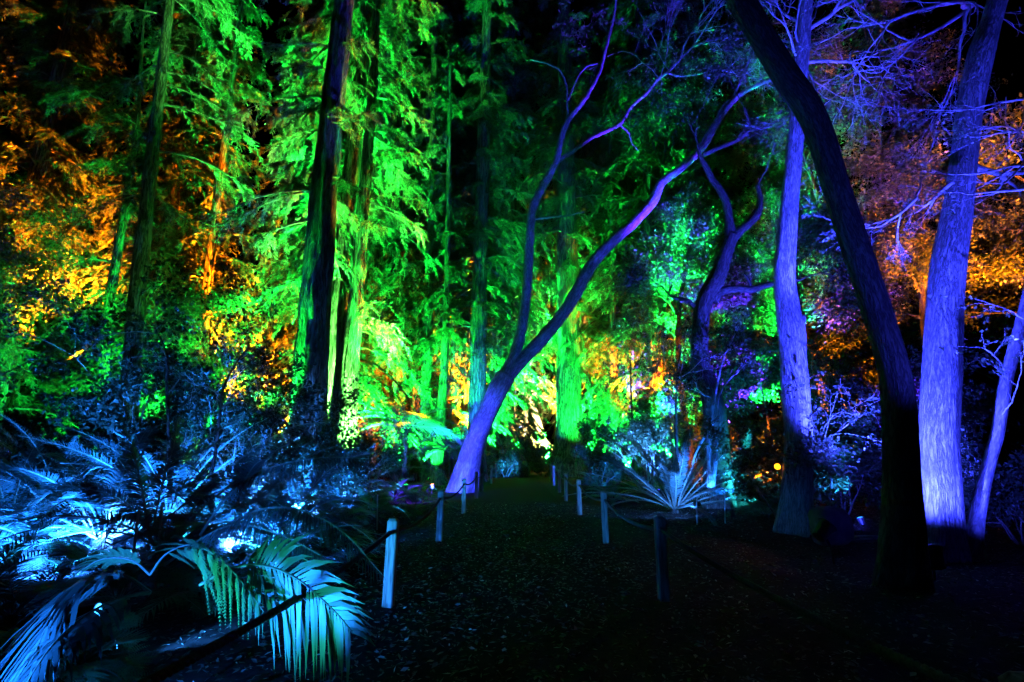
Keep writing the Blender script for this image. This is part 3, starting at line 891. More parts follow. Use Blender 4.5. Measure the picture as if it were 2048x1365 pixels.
# dark forked tree in the middle right
def dark_fork():
    T, pts, _ = traced_trunk([(1436, 1000, 58), (1434, 900, 52), (1425, 800, 44), (1400, 720, 38), (1400, 660, 34), (1410, 600, 36), (1432, 560, 36), (1450, 510, 30), (1464, 470, 28)], 14, rows=140, sides=30, depth=0.015, k=12, fl=0.15)
    root = thing("dark_forked_tree", (pts[0][0], 14, 0), "crooked dark tree forking in front of green foliage, right of the broad redwood", "tree")
    def limb(pp, sides=14):
        W, R = px_path(pp, 14); p, r = spline(W, R, len(pp) * 7); tube(T, p, r, sides, 0, True, bark_bumps(0.01, 12, 1))
    limb([(1462, 480, 26), (1458, 440, 18), (1452, 405, 16), (1440, 380, 15), (1425, 360, 13), (1412, 335, 12), (1402, 318, 10), (1395, 290, 6)])
    limb([(1462, 480, 24), (1480, 462, 20), (1500, 445, 19), (1512, 430, 20), (1520, 400, 12), (1515, 370, 8)])
    limb([(1425, 600, 26), (1440, 585, 20), (1470, 578, 16), (1500, 580, 16), (1530, 572, 13), (1560, 565, 10), (1600, 560, 6)])
    limb([(1500, 578, 9), (1498, 562, 7), (1488, 548, 5)])
    limb([(1402, 640, 18), (1390, 615, 12), (1372, 602, 10), (1350, 596, 8), (1338, 588, 6), (1345, 570, 4)])
    limb([(1408, 310, 10), (1440, 295, 10), (1475, 280, 9), (1500, 262, 8), (1530, 255, 6), (1560, 240, 4)])
    limb([(1500, 262, 7), (1495, 235, 6), (1488, 215, 5)])
    part(T, "trunk", M["dark_bark"], root, True)
    rng = np.random.default_rng(31)
    lines, tips = [], []
    for (px, py, ex, ey) in [(1395, 290, 1380, 200), (1515, 370, 1545, 300), (1600, 560, 1640, 520), (1560, 240, 1620, 200), (1338, 588, 1300, 560), (1488, 215, 1470, 140)]:
        a = P(px, py, 14); b = P(ex, ey, 14)
        grow(rng, a, b - a, np.linalg.norm(b - a), 0.03, 3, lines, tips, (2, 4), 0.5, 0.65)
    part(wood_of(lines), "branches", M["dark_bark"], root, True)
    part(leaves_on(rng, tips, 14, 0.12, 0.06, scat=0.12), "crown", M["dark_leaves"], root)
dark_fork()

# ------------------------------------------------------------------ shrubs
def shrub(name, label, loc, H, spread, seed, leaf="dark_leaves", per=36, leafL=0.10, leafW=0.05, nstem=6, bark="twig_bark", group=None, scat=0.12, cat="shrub", depth=3):
    rng = np.random.default_rng(seed)
    root = thing(name, loc, label, cat, group)
    lines, tips = [], []
    for i in range(nstem):
        a = i * 2.4 + rng.normal(0, 0.3)
        d = np.array([math.cos(a) * spread / H, math.sin(a) * spread / H, 1.0])
        grow(rng, np.array(loc) + np.array([math.cos(a), math.sin(a), 0]) * 0.08 - np.array([0, 0, 0.06]), d, H * 0.6 * rng.uniform(0.7, 1.1), 0.022 * H / 2, depth, lines, tips, (3, 4), 0.5, 0.55, 0.14)
    part(wood_of(lines), "stems", M[bark], root, True)
    part(leaves_on(rng, tips, per, leafL, leafW, scat=scat), "leaves", M[leaf], root)
    return root
def at(px, Y):
    x = (px - 1024) / FPX * Y * 1.0
    return (x, Y, float(ground_z(np.array([x]), np.array([Y]))[0]))
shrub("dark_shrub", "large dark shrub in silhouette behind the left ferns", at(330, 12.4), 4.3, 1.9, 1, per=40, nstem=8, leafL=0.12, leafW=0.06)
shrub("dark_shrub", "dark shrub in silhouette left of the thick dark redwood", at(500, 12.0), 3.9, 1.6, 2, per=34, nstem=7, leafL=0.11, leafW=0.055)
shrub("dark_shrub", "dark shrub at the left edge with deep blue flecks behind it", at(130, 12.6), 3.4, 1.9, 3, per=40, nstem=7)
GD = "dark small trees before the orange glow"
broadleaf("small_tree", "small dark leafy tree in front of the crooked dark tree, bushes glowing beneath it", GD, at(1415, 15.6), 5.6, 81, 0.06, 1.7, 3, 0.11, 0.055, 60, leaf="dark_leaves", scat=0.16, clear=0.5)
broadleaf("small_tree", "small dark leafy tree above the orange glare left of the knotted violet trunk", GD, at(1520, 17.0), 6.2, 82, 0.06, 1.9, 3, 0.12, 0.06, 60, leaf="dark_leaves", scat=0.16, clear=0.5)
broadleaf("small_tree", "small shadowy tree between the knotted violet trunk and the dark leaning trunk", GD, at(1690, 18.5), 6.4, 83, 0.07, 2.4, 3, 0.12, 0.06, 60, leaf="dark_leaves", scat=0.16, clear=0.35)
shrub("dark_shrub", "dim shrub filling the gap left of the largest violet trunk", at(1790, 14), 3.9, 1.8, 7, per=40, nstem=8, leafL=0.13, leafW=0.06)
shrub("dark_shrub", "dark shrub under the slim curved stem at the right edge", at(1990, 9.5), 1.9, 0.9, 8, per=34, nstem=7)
shrub("pale_shrub", "shrub lit icy blue right of the short green redwood", at(1285, 19), 3.2, 1.3, 9, "broad_leaves", 36, 0.12, 0.06, 7)
shrub("pale_shrub", "shrub lit pale cyan directly left of the knotted violet trunk", at(1540, 11.2), 2.3, 0.8, 10, "broad_leaves", 36, 0.09, 0.05, 6)
shrub("pale_shrub", "cyan tinted shrub directly right of the knotted violet trunk", at(1652, 12.6), 2.2, 0.8, 11, "broad_leaves", 30, 0.09, 0.05, 6)
shrub("low_shrub", "low olive shrub at the far end of the path, left of the pale tree", at(1052, 33), 2.3, 1.2, 12, "broad_leaves", 34, 0.14, 0.08, 6)
shrub("low_shrub", "low cyan lit shrub at the far end of the path behind the leaning tree", at(1012, 31), 1.7, 0.9, 13, "broad_leaves", 34, 0.12, 0.07, 6)
shrub("low_shrub", "low shrub between the pale tree and the broad redwood", at(1098, 34), 2.0, 1.0, 14, "broad_leaves", 34, 0.13, 0.07, 6)
shrub("low_shrub", "bare twiggy shrub lit violet in the gap right of the twin trunk", at(752, 20), 3.2, 1.3, 15, "broad_leaves", 5, 0.08, 0.04, 9)
shrub("low_shrub", "green lit shrub between the slender green trunk and the leaning tree", at(905, 26), 2.6, 1.2, 16, "broad_leaves", 40, 0.14, 0.07, 7)
shrub("low_shrub", "yellow green shrub under the green lit trunks", at(800, 26), 2.0, 1.0, 17, "broad_leaves", 40, 0.13, 0.07, 7)
shrub("low_shrub", "blue shrub at the foot of the thick dark redwood", at(560, 12.2), 2.2, 1.2, 18, "broad_leaves", 34, 0.09, 0.045, 7)
shrub("low_shrub", "blue shrub right of the thick dark redwood's foot", at(705, 14.5), 2.3, 1.2, 19, "broad_leaves", 34, 0.1, 0.045, 7)
shrub("low_shrub", "bright yellow green shrub behind the left silhouettes", at(470, 14.5), 3.0, 1.3, 20, "broad_leaves", 44, 0.11, 0.06, 7)
shrub("orange_shrub", "orange lit bush behind the knotted violet trunk and its lamp", at(1505, 19), 2.6, 1.6, 21, "broad_leaves", 50, 0.13, 0.07, 8)
shrub("orange_shrub", "orange lit bush low behind the crooked dark tree", at(1400, 22), 3.4, 1.8, 22, "broad_leaves", 50, 0.15, 0.08, 8)
shrub("orange_shrub", "tall golden bush above the icy blue shrub", at(1345, 25), 5.6, 2.2, 23, "broad_leaves", 56, 0.17, 0.09, 9)
shrub("low_shrub", "pinkish lit leaves low at the left edge of the photo", at(15, 13), 1.8, 0.9, 24, "broad_leaves", 36, 0.10, 0.05, 6)
shrub("low_shrub", "dim shrub right of the broad redwood's foot", at(1200, 24), 1.9, 1.3, 25, "broad_leaves", 36, 0.11, 0.06, 7)

# slender blue-white tree in front of the dark fork
def white_stems():
    root = thing("slender_tree", P(1422, 975, 12.6) * np.array([1, 1, 0]), "slender pale double stem lit blue white beside the right cycad", "tree")
    mb = MB()
    for pp in [[(1421, 975, 16), (1420, 930, 13), (1418, 890, 11), (1420, 850, 9), (1428, 800, 7), (1440, 740, 5)],
               [(1424, 972, 14), (1430, 920, 10), (1432, 880, 9), (1424, 855, 8), (1405, 880, 7), (1392, 905, 6), (1384, 930, 4)],
               [(1422, 850, 8), (1436, 835, 6), (1436, 800, 5), (1448, 770, 4)]]:
        W, R = px_path(pp, 12.6); p, r = spline(W, R, 30); tube(mb, p, r, 10, 0, True, bark_bumps(0.006, 20, 1))
    part(mb, "trunk", M["smooth_bark"], root, True)
    rng = np.random.default_rng(5); lines, tips = [], []
    for (px, py, ex, ey) in [(1440, 740, 1460, 690), (1448, 770, 1480, 740), (1428, 800, 1390, 770)]:
        a = P(px, py, 12.6); b = P(ex, ey, 12.6)
        grow(rng, a, b - a, np.linalg.norm(b - a), 0.02, 2, lines, tips, (2, 4), 0.5, 0.7)
    part(wood_of(lines), "branches", M["smooth_bark"], root, True)
    part(leaves_on(rng, tips, 20, 0.1, 0.05, scat=0.1), "crown", M["dark_leaves"], root)
white_stems()
def thin_stem(px, Y, pp, label, seed):
    root = thing("young_tree", (P(pp[0][0], pp[0][1], Y)) * np.array([1, 1, 0]), label, "tree", "young trees in the undergrowth")
    mb = MB(); W, R = px_path(pp, Y); p, r = spline(W, R, 30); tube(mb, p, r, 8, 0, True)
    part(mb, "trunk", M["dark_bark"], root, True)
    rng = np.random.default_rng(seed); lines, tips = [], []
    for i in range(6):
        a = p[rng.integers(14, 29)]
        grow(rng, a, np.array([rng.normal(), rng.normal() * 0.5, 0.8]), 0.9, 0.014, 2, lines, tips, (2, 4), 0.5, 0.65)
    part(wood_of(lines), "branches", M["twig_bark"], root, True)
    part(leaves_on(rng, tips, 12, 0.09, 0.045, scat=0.09), "crown", M["dark_leaves"], root)
thin_stem(1350, 12.8, [(1352, 985, 8), (1354, 920, 7), (1352, 860, 6), (1352, 800, 5), (1356, 740, 4), (1362, 690, 3)], "thin straight young tree standing behind the right cycad", 1)
thin_stem(1660, 10.8, [(1664, 1000, 9), (1660, 950, 7), (1650, 915, 6), (1640, 880, 4), (1630, 850, 3)], "thin young tree just right of the knotted violet trunk", 2)
thin_stem(335, 8.5, [(340, 1000, 10), (338, 900, 9), (334, 780, 7), (330, 700, 5), (300, 640, 3)], "thin young tree in the middle of the left silhouettes", 3)
thin_stem(430, 9.0, [(420, 960, 10), (432, 900, 8), (440, 830, 7), (446, 780, 6), (470, 730, 4), (500, 690, 3)], "thin forked young tree right of the left silhouettes", 4)
thin_stem(1250, 22, [(1268, 960, 8), (1266, 900, 7), (1264, 830, 5), (1262, 780, 4), (1260, 720, 3)], "thin dark young tree among the icy blue leaves", 5)

# ------------------------------------------------------------------ cycads and ferns
RNG = np.random.default_rng(12)
GC = "cycads in the left bed"
def gl(px, Y): return at(px, Y)
def ga(px, py):
    p = G(px, py); return (p[0], p[1], float(ground_z(p[:1], p[1:2])[0]))
for px, py, nf, L, el, cu, lab in [
    (195, 1135, 20, 2.3, (0.35, 1.4), (0.6, 1.6), "near cycad with white glaring stalks in the left bed"),
    (445, 1120, 20, 2.4, (0.35, 1.35), (0.7, 1.7), "cycad in the middle of the left bed, fronds arching over the others"),
    (10, 1090, 18, 2.5, (0.35, 1.25), (0.8, 1.7), "cycad at the left edge with broad blue fronds"),
    (590, 1050, 18, 2.4, (0.35, 1.3), (0.7, 1.6), "cycad beneath the thick dark redwood"),
    (700, 1015, 16, 2.4, (0.4, 1.35), (0.7, 1.5), "cycad with dark fronds below the twin trunk"),
    (330, 1065, 18, 2.7, (0.6, 1.4), (0.5, 1.4), "cycad at the back of the left bed with upright dark fronds"),
    (110, 1060, 16, 2.8, (0.6, 1.4), (0.6, 1.5), "cycad behind the white stalks, its dark fronds leaning left"),
    (330, 1150, 14, 1.7, (0.3, 1.2), (0.8, 1.7), "smaller cycad with shaded fronds between the two hot white lamps"),
    (560, 1125, 16, 1.8, (0.3, 1.25), (0.8, 1.8), "cycad whose fine fronds reach toward the nearest left post"),
    (60, 1150, 14, 1.7, (0.3, 1.2), (0.8, 1.7), "low cycad with blue fronds just inside the left edge"),
    (510, 1030, 16, 2.2, (0.5, 1.35), (0.7, 1.6), "cycad at the back of the left bed under the bright yellow green shrub")]:
    cycad("cycad", ga(px, py), lab, "cycad", GC, nf, L, np.random.default_rng(px), ll=0.27, lw=0.016, elev=el, curl=cu, n=84, rad=0.017, ang=64, droop=0.15)
cycad("cycad", ga(1350, 1030), "cycad on the right, white blue fronds fanned behind its lamp", "cycad", "cycads on the right", 28, 3.0, np.random.default_rng(7), ll=0.26, lw=0.026, elev=(0.2, 1.3), curl=(0.25, 0.9), n=70, rad=0.018, trunk=(0.12, 0.1), ang=55)
cycad("cycad", ga(1485, 1012), "dim teal cycad in front of the orange bush", "cycad", "cycads on the right", 18, 2.2, np.random.default_rng(8), ll=0.3, lw=0.02, elev=(0.5, 1.4), curl=(0.5, 1.2), n=60, rad=0.016)
GF = "low ferns in the beds"
for i, (px, Y, L, lab) in enumerate([
    (110, 5.0, 1.1, "small fern in front of the near cycad"),
    (300, 5.3, 1.2, "green fern low between the two near cycads"),
    (470, 5.6, 1.1, "fern with lit tips left of the nearest left post"),
    (640, 9.2, 1.2, "fern between the redwood's foot and the nearest left posts"),
    (600, 7.4, 1.3, "blue fern under the arching dark frond"),
    (760, 12.5, 1.3, "violet tinted fern left of the second left post"),
    (840, 14.5, 1.4, "violet lit fern in front of the green lamp"),
    (800, 17.5, 1.5, "teal fern by the tree fern's foot"),
    (690, 10.2, 1.2, "blue violet fern beside the thin white stake"),
    (520, 10.0, 1.4, "pale lit fern at the foot of the thick dark redwood"),
    (1545, 11.8, 1.3, "teal fern arching beside the knotted violet trunk"),
    (1510, 12.0, 1.1, "bright tipped fern right of the pale stakes"),
    (1190, 21, 1.4, "small fern by the broad redwood's foot"),
    (1215, 17, 1.3, "blue fern between the right posts and the cycad"),
    (20, 5.2, 1.2, "fern cut by the left edge of the photo"),
    (228, 3.9, 0.6, "tiny fern in the dark gap beside the nearest palm"),
    (560, 6.3, 1.3, "fern filling the gap behind the broad blue frond"),
    (380, 7.4, 1.4, "shaded fern between the middle cycad and the dangling green frond"),
    (660, 7.6, 1.2, "blue fern left of the nearest left post"),
    (90, 7.2, 1.4, "blue fern by the white stalks at the left"),
    (500, 8.4, 1.5, "pale blue fern behind the middle cycad"),
    (450, 10.5, 1.5, "blue fern deep in the left bed before the silhouettes"),
    (620, 11.5, 1.5, "blue fern before the foot of the thick dark redwood"),
    (250, 10.8, 1.6, "dim fern at the back of the left bed")]):
    cycad("fern", at(px, Y), lab, "fern", GF, 13, L, np.random.default_rng(200 + i), ll=0.26, lw=0.02, elev=(0.35, 1.25), curl=(0.9, 1.8), n=26, trunk=(0.05, 0.08), bip=(i % 2 == 1), mat="frond_green", nsub=12, rad=0.007)
# tree fern by the green lamp
cycad("tree_fern", P(806, 1000, 19) * np.array([1, 1, 0]), "tree fern with a white stem and a flat green crown left of the leaning tree", "tree fern", None, 16, 2.3, np.random.default_rng(9),
      ll=0.55, lw=0.05, elev=(0.25, 0.85), curl=(0.7, 1.3), n=26, trunk=(0.10, 2.35), bip=True, mat="frond_green", nsub=14, rad=0.02)
cycad("tree_fern", at(905, 22), "small tree fern with glaring tips right of the green lamp", "tree fern", None, 14, 1.8, np.random.default_rng(10),
      ll=0.5, lw=0.05, elev=(0.3, 0.9), curl=(0.7, 1.3), n=22, trunk=(0.09, 1.5), bip=True, mat="frond_green", nsub=12, rad=0.018)

# single large fronds of the nearest plants, traced where they hang
def near_fronds():
    rng = np.random.default_rng(55)
    root = thing("palm", G(250, 1290), "nearest palm with a broad blue frond hanging in front of the left rope posts", "palm")
    fr = MB(); frond(fr, rng, [P(400, 1170, 3.7), P(470, 1135, 3.6), P(535, 1133, 3.5), P(590, 1155, 3.45), P(640, 1195, 3.4), P(685, 1240, 3.35), P(706, 1268, 3.3)], 0.011, n=32, ll=0.43, lw=0.036, ang=70, droop=0.42, fold=0.0, s0=0.3, tip=0.4, side_vec=(0.85, -0.25, 0.45))
    part(fr, "frond", [M["frond_green"], M["frond_stalk"]], root)
    for pth, ll, n, sv in [
        ([P(300, 1185, 3.2), P(240, 1150, 3.1), P(180, 1155, 3.0), P(130, 1190, 2.9), P(95, 1250, 2.8), P(60, 1330, 2.7)], 0.42, 32, (0.85, -0.3, 0.25)),
        ([P(300, 1185, 3.2), P(230, 1200, 3.0), P(160, 1240, 2.8), P(90, 1310, 2.6), P(40, 1390, 2.5)], 0.34, 28, (0.8, -0.2, 0.3))]:
        m2 = MB(); frond(m2, rng, pth, 0.011, n=n, ll=ll, lw=0.03, ang=66, droop=0.45, fold=0.0, s0=0.2, tip=0.4, side_vec=sv)
        part(m2, "frond", [M["cycad_green"], M["frond_stalk"]], root)
    root2 = thing("fern", G(300, 1210), "bright green fern frond dangling its pinnae below the rope", "fern", GF)
    for pth, ll in [([P(300, 1150, 3.9), P(330, 1110, 3.8), P(380, 1090, 3.7), P(430, 1110, 3.6), P(480, 1160, 3.5), P(528, 1225, 3.4)], 0.40),
                    ([P(300, 1150, 3.9), P(260, 1120, 3.8), P(200, 1120, 3.7), P(150, 1150, 3.6)], 0.22)]:
        m2 = MB(); frond(m2, rng, pth, 0.008, n=14, ll=ll, lw=0.03, ang=68, droop=0.35, fold=-0.3, s0=0.2, bip=True, nsub=22, side_vec=(0.5, -0.6, 0.5))
        part(m2, "frond", [M["frond_green"], M["frond_stalk"]], root2)
    root3 = thing("cycad", G(395, 1075), "cycad whose long dark fronds arch in silhouette before the blue light", "cycad", GC)
    for pth, ll, dr in [
        ([P(400, 1070, 5.6), P(450, 1000, 5.4), P(510, 950, 5.2), P(580, 925, 5.0), P(660, 915, 4.9), P(740, 918, 4.8)], 0.2, 0.9),
        ([P(360, 1120, 5.2), P(440, 1060, 5.0), P(520, 1020, 4.8), P(600, 1020, 4.6), P(680, 1060, 4.5), P(765, 1150, 4.4)], 0.26, 0.7),
        ([P(330, 1130, 5.2), P(400, 1080, 5.0), P(470, 1050, 4.8), P(560, 1070, 4.6), P(640, 1110, 4.4)], 0.26, 0.6),
        ([P(300, 1080, 6.0), P(280, 960, 6.0), P(265, 900, 6.0), P(250, 860, 6.0)], 0.3, 0.3),
        ([P(300, 1080, 6.0), P(330, 950, 6.0), P(350, 880, 6.0), P(356, 840, 6.0)], 0.3, 0.3),
        ([P(330, 1040, 6.5), P(430, 960, 6.4), P(520, 890, 6.3), P(600, 850, 6.2), P(650, 845, 6.2)], 0.3, 0.35)]:
        m2 = MB(); frond(m2, rng, pth, 0.014, n=62, ll=ll, lw=0.018, ang=68, droop=dr, fold=-0.1, s0=0.2, tip=0.3)
        part(m2, "frond", [M["cycad_green"], M["frond_stalk"]], root3)
near_fronds()

# ------------------------------------------------------------------ posts and ropes
def post_mesh():
    w = 0.054; h = 0.85; c = 0.018
    mb = MB()
    prof = [(-0.25, w), (0.0, w), (h * 0.5, w * 0.985), (h, w), (h + 0.025, w - 0.02), (h + 0.03, w - 0.045)]
    V, F = [], []
    for z, a in prof:
        b = min(0.010, a * 0.3)
        V += [(-a + b, -a, z), (a - b, -a, z), (a, -a + b, z), (a, a - b, z), (a - b, a, z), (-a + b, a, z), (-a, a - b, z), (-a, -a + b, z)]
    for i in range(len(prof) - 1):
        for j in range(8):
            F.append([i * 8 + j, i * 8 + (j + 1) % 8, i * 8 + 8 + (j + 1) % 8, i * 8 + 8 + j])
    n = len(V); V.append((0, 0, h + 0.031))
    o = (len(prof) - 1) * 8
    for j in range(8): F.append([o + j, o + (j + 1) % 8, n, n])
    mb.add(np.array(V), np.array(F))
    return mb
POST = post_mesh().build("post", M["post_wood"])
GP = "wooden rope posts along the path"
LX = [(-1.45, 1.75)] + [tuple(G(*q)[:2]) for q in ((776, 1215), (878, 1083), (927, 1027), (953, 998), (964, 983), (982, 968), (992, 957))]
RX = [tuple(P(2050, 1310, 1.85)[:2])] + [tuple(G(*q)[:2]) for q in ((1328, 1203), (1212, 1087), (1160, 1030), (1132, 1001), (1119, 985), (1108, 973), (1102, 963))]
LLAB = [None, "nearest left rope post, washed light blue", "second rope post on the left, its top in shadow", "third rope post on the left, pale blue, before the leaning tree",
        "fourth rope post on the left, dim blue", "fifth rope post on the left, violet lit, right of the leaning trunk", "sixth rope post on the left, faint violet", "last dark rope post far up the left side"]
RLAB = ["blue post top cut by the bottom right corner", "nearest right rope post, dark with patches of blue", "second rope post on the right, dim with a blue band", "third rope post on the right with a violet lit head",
        "fourth rope post on the right, faint blue", "fifth rope post on the right, dark, before the broad redwood", "sixth rope post on the right beside the broad redwood", "last rope post on the right, hardly lit"]
first = True
PT = {}
for side, (lst, labs) in (("L", (LX, LLAB)), ("R", (RX, RLAB))):
    for i, (x, y) in enumerate(lst):
        z = float(ground_z(np.array([x]), np.array([y]))[0])
        PT[side, i] = (x, y, z)
        if labs[i] is None: continue
        o = POST if first else POST.copy()
        if not first: COL.objects.link(o)
        first = False
        o.name = "rope_post"
        o.location = (x, y, z)
        o.rotation_euler = (rb.uniform(-.025, .025), rb.uniform(-.025, .025), rb.uniform(-.12, .12))
        tag(o, labs[i], "post", GP)
far = POST.copy(); COL.objects.link(far); far.name = "rope_post"; far.location = (1.25, 36, 0); far.scale = (1.2, 1.2, 1.2)
tag(far, "lone teal post standing across the far end of the path", "post", GP)

def rope(a, b, sag, label, r=0.016, n=150):
    a = np.array(a); b = np.array(b)
    t = np.linspace(0, 1, n)[:, None]
    c = a + (b - a) * t - np.array([0, 0, 1.0]) * sag * 4 * t * (1 - t)
    tg, nn, bb = frames(c)
    ln = np.linalg.norm(b - a)
    mb = MB()
    for k in range(3):
        ph = t * ln / 0.11 * 2 * np.pi + k * 2 * np.pi / 3
        tube(mb, c + (nn * np.cos(ph) + bb * np.sin(ph)) * r * 0.62, r * 0.72, 6, 0)
    o = mb.build("rope", M["rope_fibre"], None, True, loc=(a + b) / 2)
    tag(o, label, "rope", "sagging ropes between the posts")
hz = 0.74
nam = ["nearest", "second", "third", "fourth", "fifth", "sixth", "seventh"]
for i in range(6):
    for side in "LR":
        a, b = PT[side, i], PT[side, i + 1]
        nm = {"L": "left", "R": "right"}[side]
        lab = f"{nam[i]} span of rope on the {nm} of the path" if i else f"nearest thick twisted rope running off toward the lower {nm} corner"
        n = int(max(40, np.linalg.norm(np.array(b) - np.array(a)) / 0.018)) if i < 2 else 90
        rope((a[0], a[1], a[2] + hz), (b[0], b[1], b[2] + hz), [0.07, 0.12, 0.12, 0.12, 0.12, 0.12][i], lab, 0.019, n)

# pale stakes
GS = "thin pale stakes in the beds"
def stake(px, y0, y1, Y, label):
    a = P(px, y0, Y); b = P(px, y1, Y); a[2] = min(a[2], 0.0) - 0.05
    mb = MB()
    tube(mb, [a, a * 0.5 + b * 0.5, b], 0.013, 8)
    o = mb.build("stake", M["pale_stake"], None, True, loc=a)
    tag(o, label, "stake", GS)
stake(1393, 1045, 998, 11.0, "short pale stake right of the white lamp")
stake(1449, 1042, 985, 11.2, "taller pale stake left of the bright tipped fern")
stake(278, 1060, 1018, 5.6, "thin pale stake among the near left ferns")
stake(755, 1050, 990, 10.6, "thin violet stake left of the nearest left post")
stake(325, 1080, 1005, 5.9, "pale banded stake between the two near cycads")

# boulder, log, low bench at the right
def boulder(name, loc, s, seed, label):
    th = np.linspace(0, np.pi, 18); ph = np.linspace(0, 2 * np.pi, 28, endpoint=False)
    T, Ph = np.meshgrid(th, ph, indexing='ij')
    d = np.stack([np.sin(T) * np.cos(Ph), np.sin(T) * np.sin(Ph), np.cos(T)], -1).reshape(-1, 3)
    e = np.sign(d) * np.abs(d) ** 0.55
    r = 1 + 0.22 * (vnoise(d * 1.8 + seed) - 0.5) + 0.06 * (vnoise(d * 6 + seed) - 0.5)
    V = e * r[:, None] * np.array(s) / 2
    i = np.arange(17)[:, None] * 28; j = np.arange(28)[None]; k = (j + 1) % 28
    F = np.stack([i + j, i + 28 + j, i + 28 + k, i + k], -1).reshape(-1, 4)
    mb = MB(); mb.add(V, F)
    o = mb.build(name, M["grey_rock"], None, True)
    o.location = loc
    tag(o, label, "rock")
c = P(1662, 1062, 9.2)
boulder("boulder", (c[0], c[1], 0.30), (0.62, 0.5, 0.62), 2, "dim grey rounded boulder behind the black lamp can")
mb = MB()
W, R = px_path([(1690, 1078, 14), (1725, 1074, 18), (1760, 1076, 16)], 9.4)
W[:, 2] = 0.06; p, r = spline(W, R, 24); tube(mb, p, r, 12, 0, True, bark_bumps(0.01, 12, 1))
tag(mb.build("fallen_log", M["grey_bark"], None, True), "short fallen log on the mulch behind the dark leaning trunk", "log")
# low wooden retaining board far right of path
mb = MB(); mb.box((7.0, 36, 1.0), (5.2, 0.08, 0.5)); 
for xx in (4.5, 7.0, 9.5): mb.box((xx, 36.11, 0.6), (0.12, 0.12, 1.4))
tag(mb.build("board_fence", M["post_wood"]), "low board fence glimpsed behind the short green redwood", "fence")

# ------------------------------------------------------------------ lamps
GLAMP = "coloured floodlights among the plants"
COLS = {
    'G': (0.006, 1.0, 0.07), 'O': (1.0, 0.20, 0.002), 'P': (0.03, 0.044, 1.0), 'B': (0.012, 0.17, 1.0), 'C': (0.02, 0.25, 1.0),
    'V': (0.065, 0.012, 1.0), 'W': (1.0, 0.72, 0.26), 'I': (0.045, 0.22, 1.0), 'Y': (0.13, 1.0, 0.13), 'T': (0.02, 0.62, 0.66)}
LENS = {k: glow_mat("lens_" + {'G': 'green', 'O': 'orange', 'P': 'purple', 'B': 'blue', 'C': 'sky_blue', 'V': 'violet', 'W': 'warm', 'I': 'ice', 'Y': 'lime', 'T': 'teal'}[k], c, 0.5) for k, c in COLS.items()}
CN = {'G': 'green', 'O': 'orange', 'P': 'purple', 'B': 'blue', 'V': 'violet', 'W': 'warm white', 'I': 'icy white', 'Y': 'lime', 'T': 'teal'}
def lamp(c, pos, aim, power, ang, label, blend=0.5, size=0.065, soft=0.05, h=0.25, lens_gain=1.0):
    pos = np.array(pos, float); aim = np.array(aim, float)
    z0 = float(ground_z(pos[:1], pos[1:2])[0])
    d = unit(aim - pos)
    root = thing("floodlight", (pos[0], pos[1], z0), label, "floodlight", GLAMP)
    head = pos - d * size * 0.4
    hm = MB()
    k = np.array([0.0, 0.05, 0.5, 0.95, 1.0, 1.0])
    rr = np.array([0.35, 0.75, 0.85, 1.0, 1.12, 1.0]) * size
    L = size * 2.2
    tube(hm, head - d * L * (1 - k)[:, None] , rr, 18, 0, True)
    part(hm, "housing", M["black_metal"], root, False)
    lm = MB()
    tube(lm, np.array([head + d * 0.002, head + d * 0.008]), size * 0.9, 18, 0, True)
    part(lm, "lens", LENS[c], root)
    sm = MB()
    g0 = np.array([pos[0], pos[1], z0 - 0.1]); tube(sm, [g0, (g0 + head) / 2, head - d * L * 0.5], size * 0.16, 8, 0)
    part(sm, "stake", M["black_metal"], root)
    ld = bpy.data.lights.new("flood", 'SPOT')
    ld.color = COLS[c]; ld.energy = power; ld.spot_size = math.radians(ang); ld.spot_blend = blend
    ld.shadow_soft_size = soft
    lo = bpy.data.objects.new("flood", ld)
    COL.objects.link(lo)
    p = head + d * 0.06
    lo.parent = root
    lo.location = p - np.array(root.location)
    lo.rotation_euler = Vector(d).to_track_quat('-Z', 'Y').to_euler()
    return root

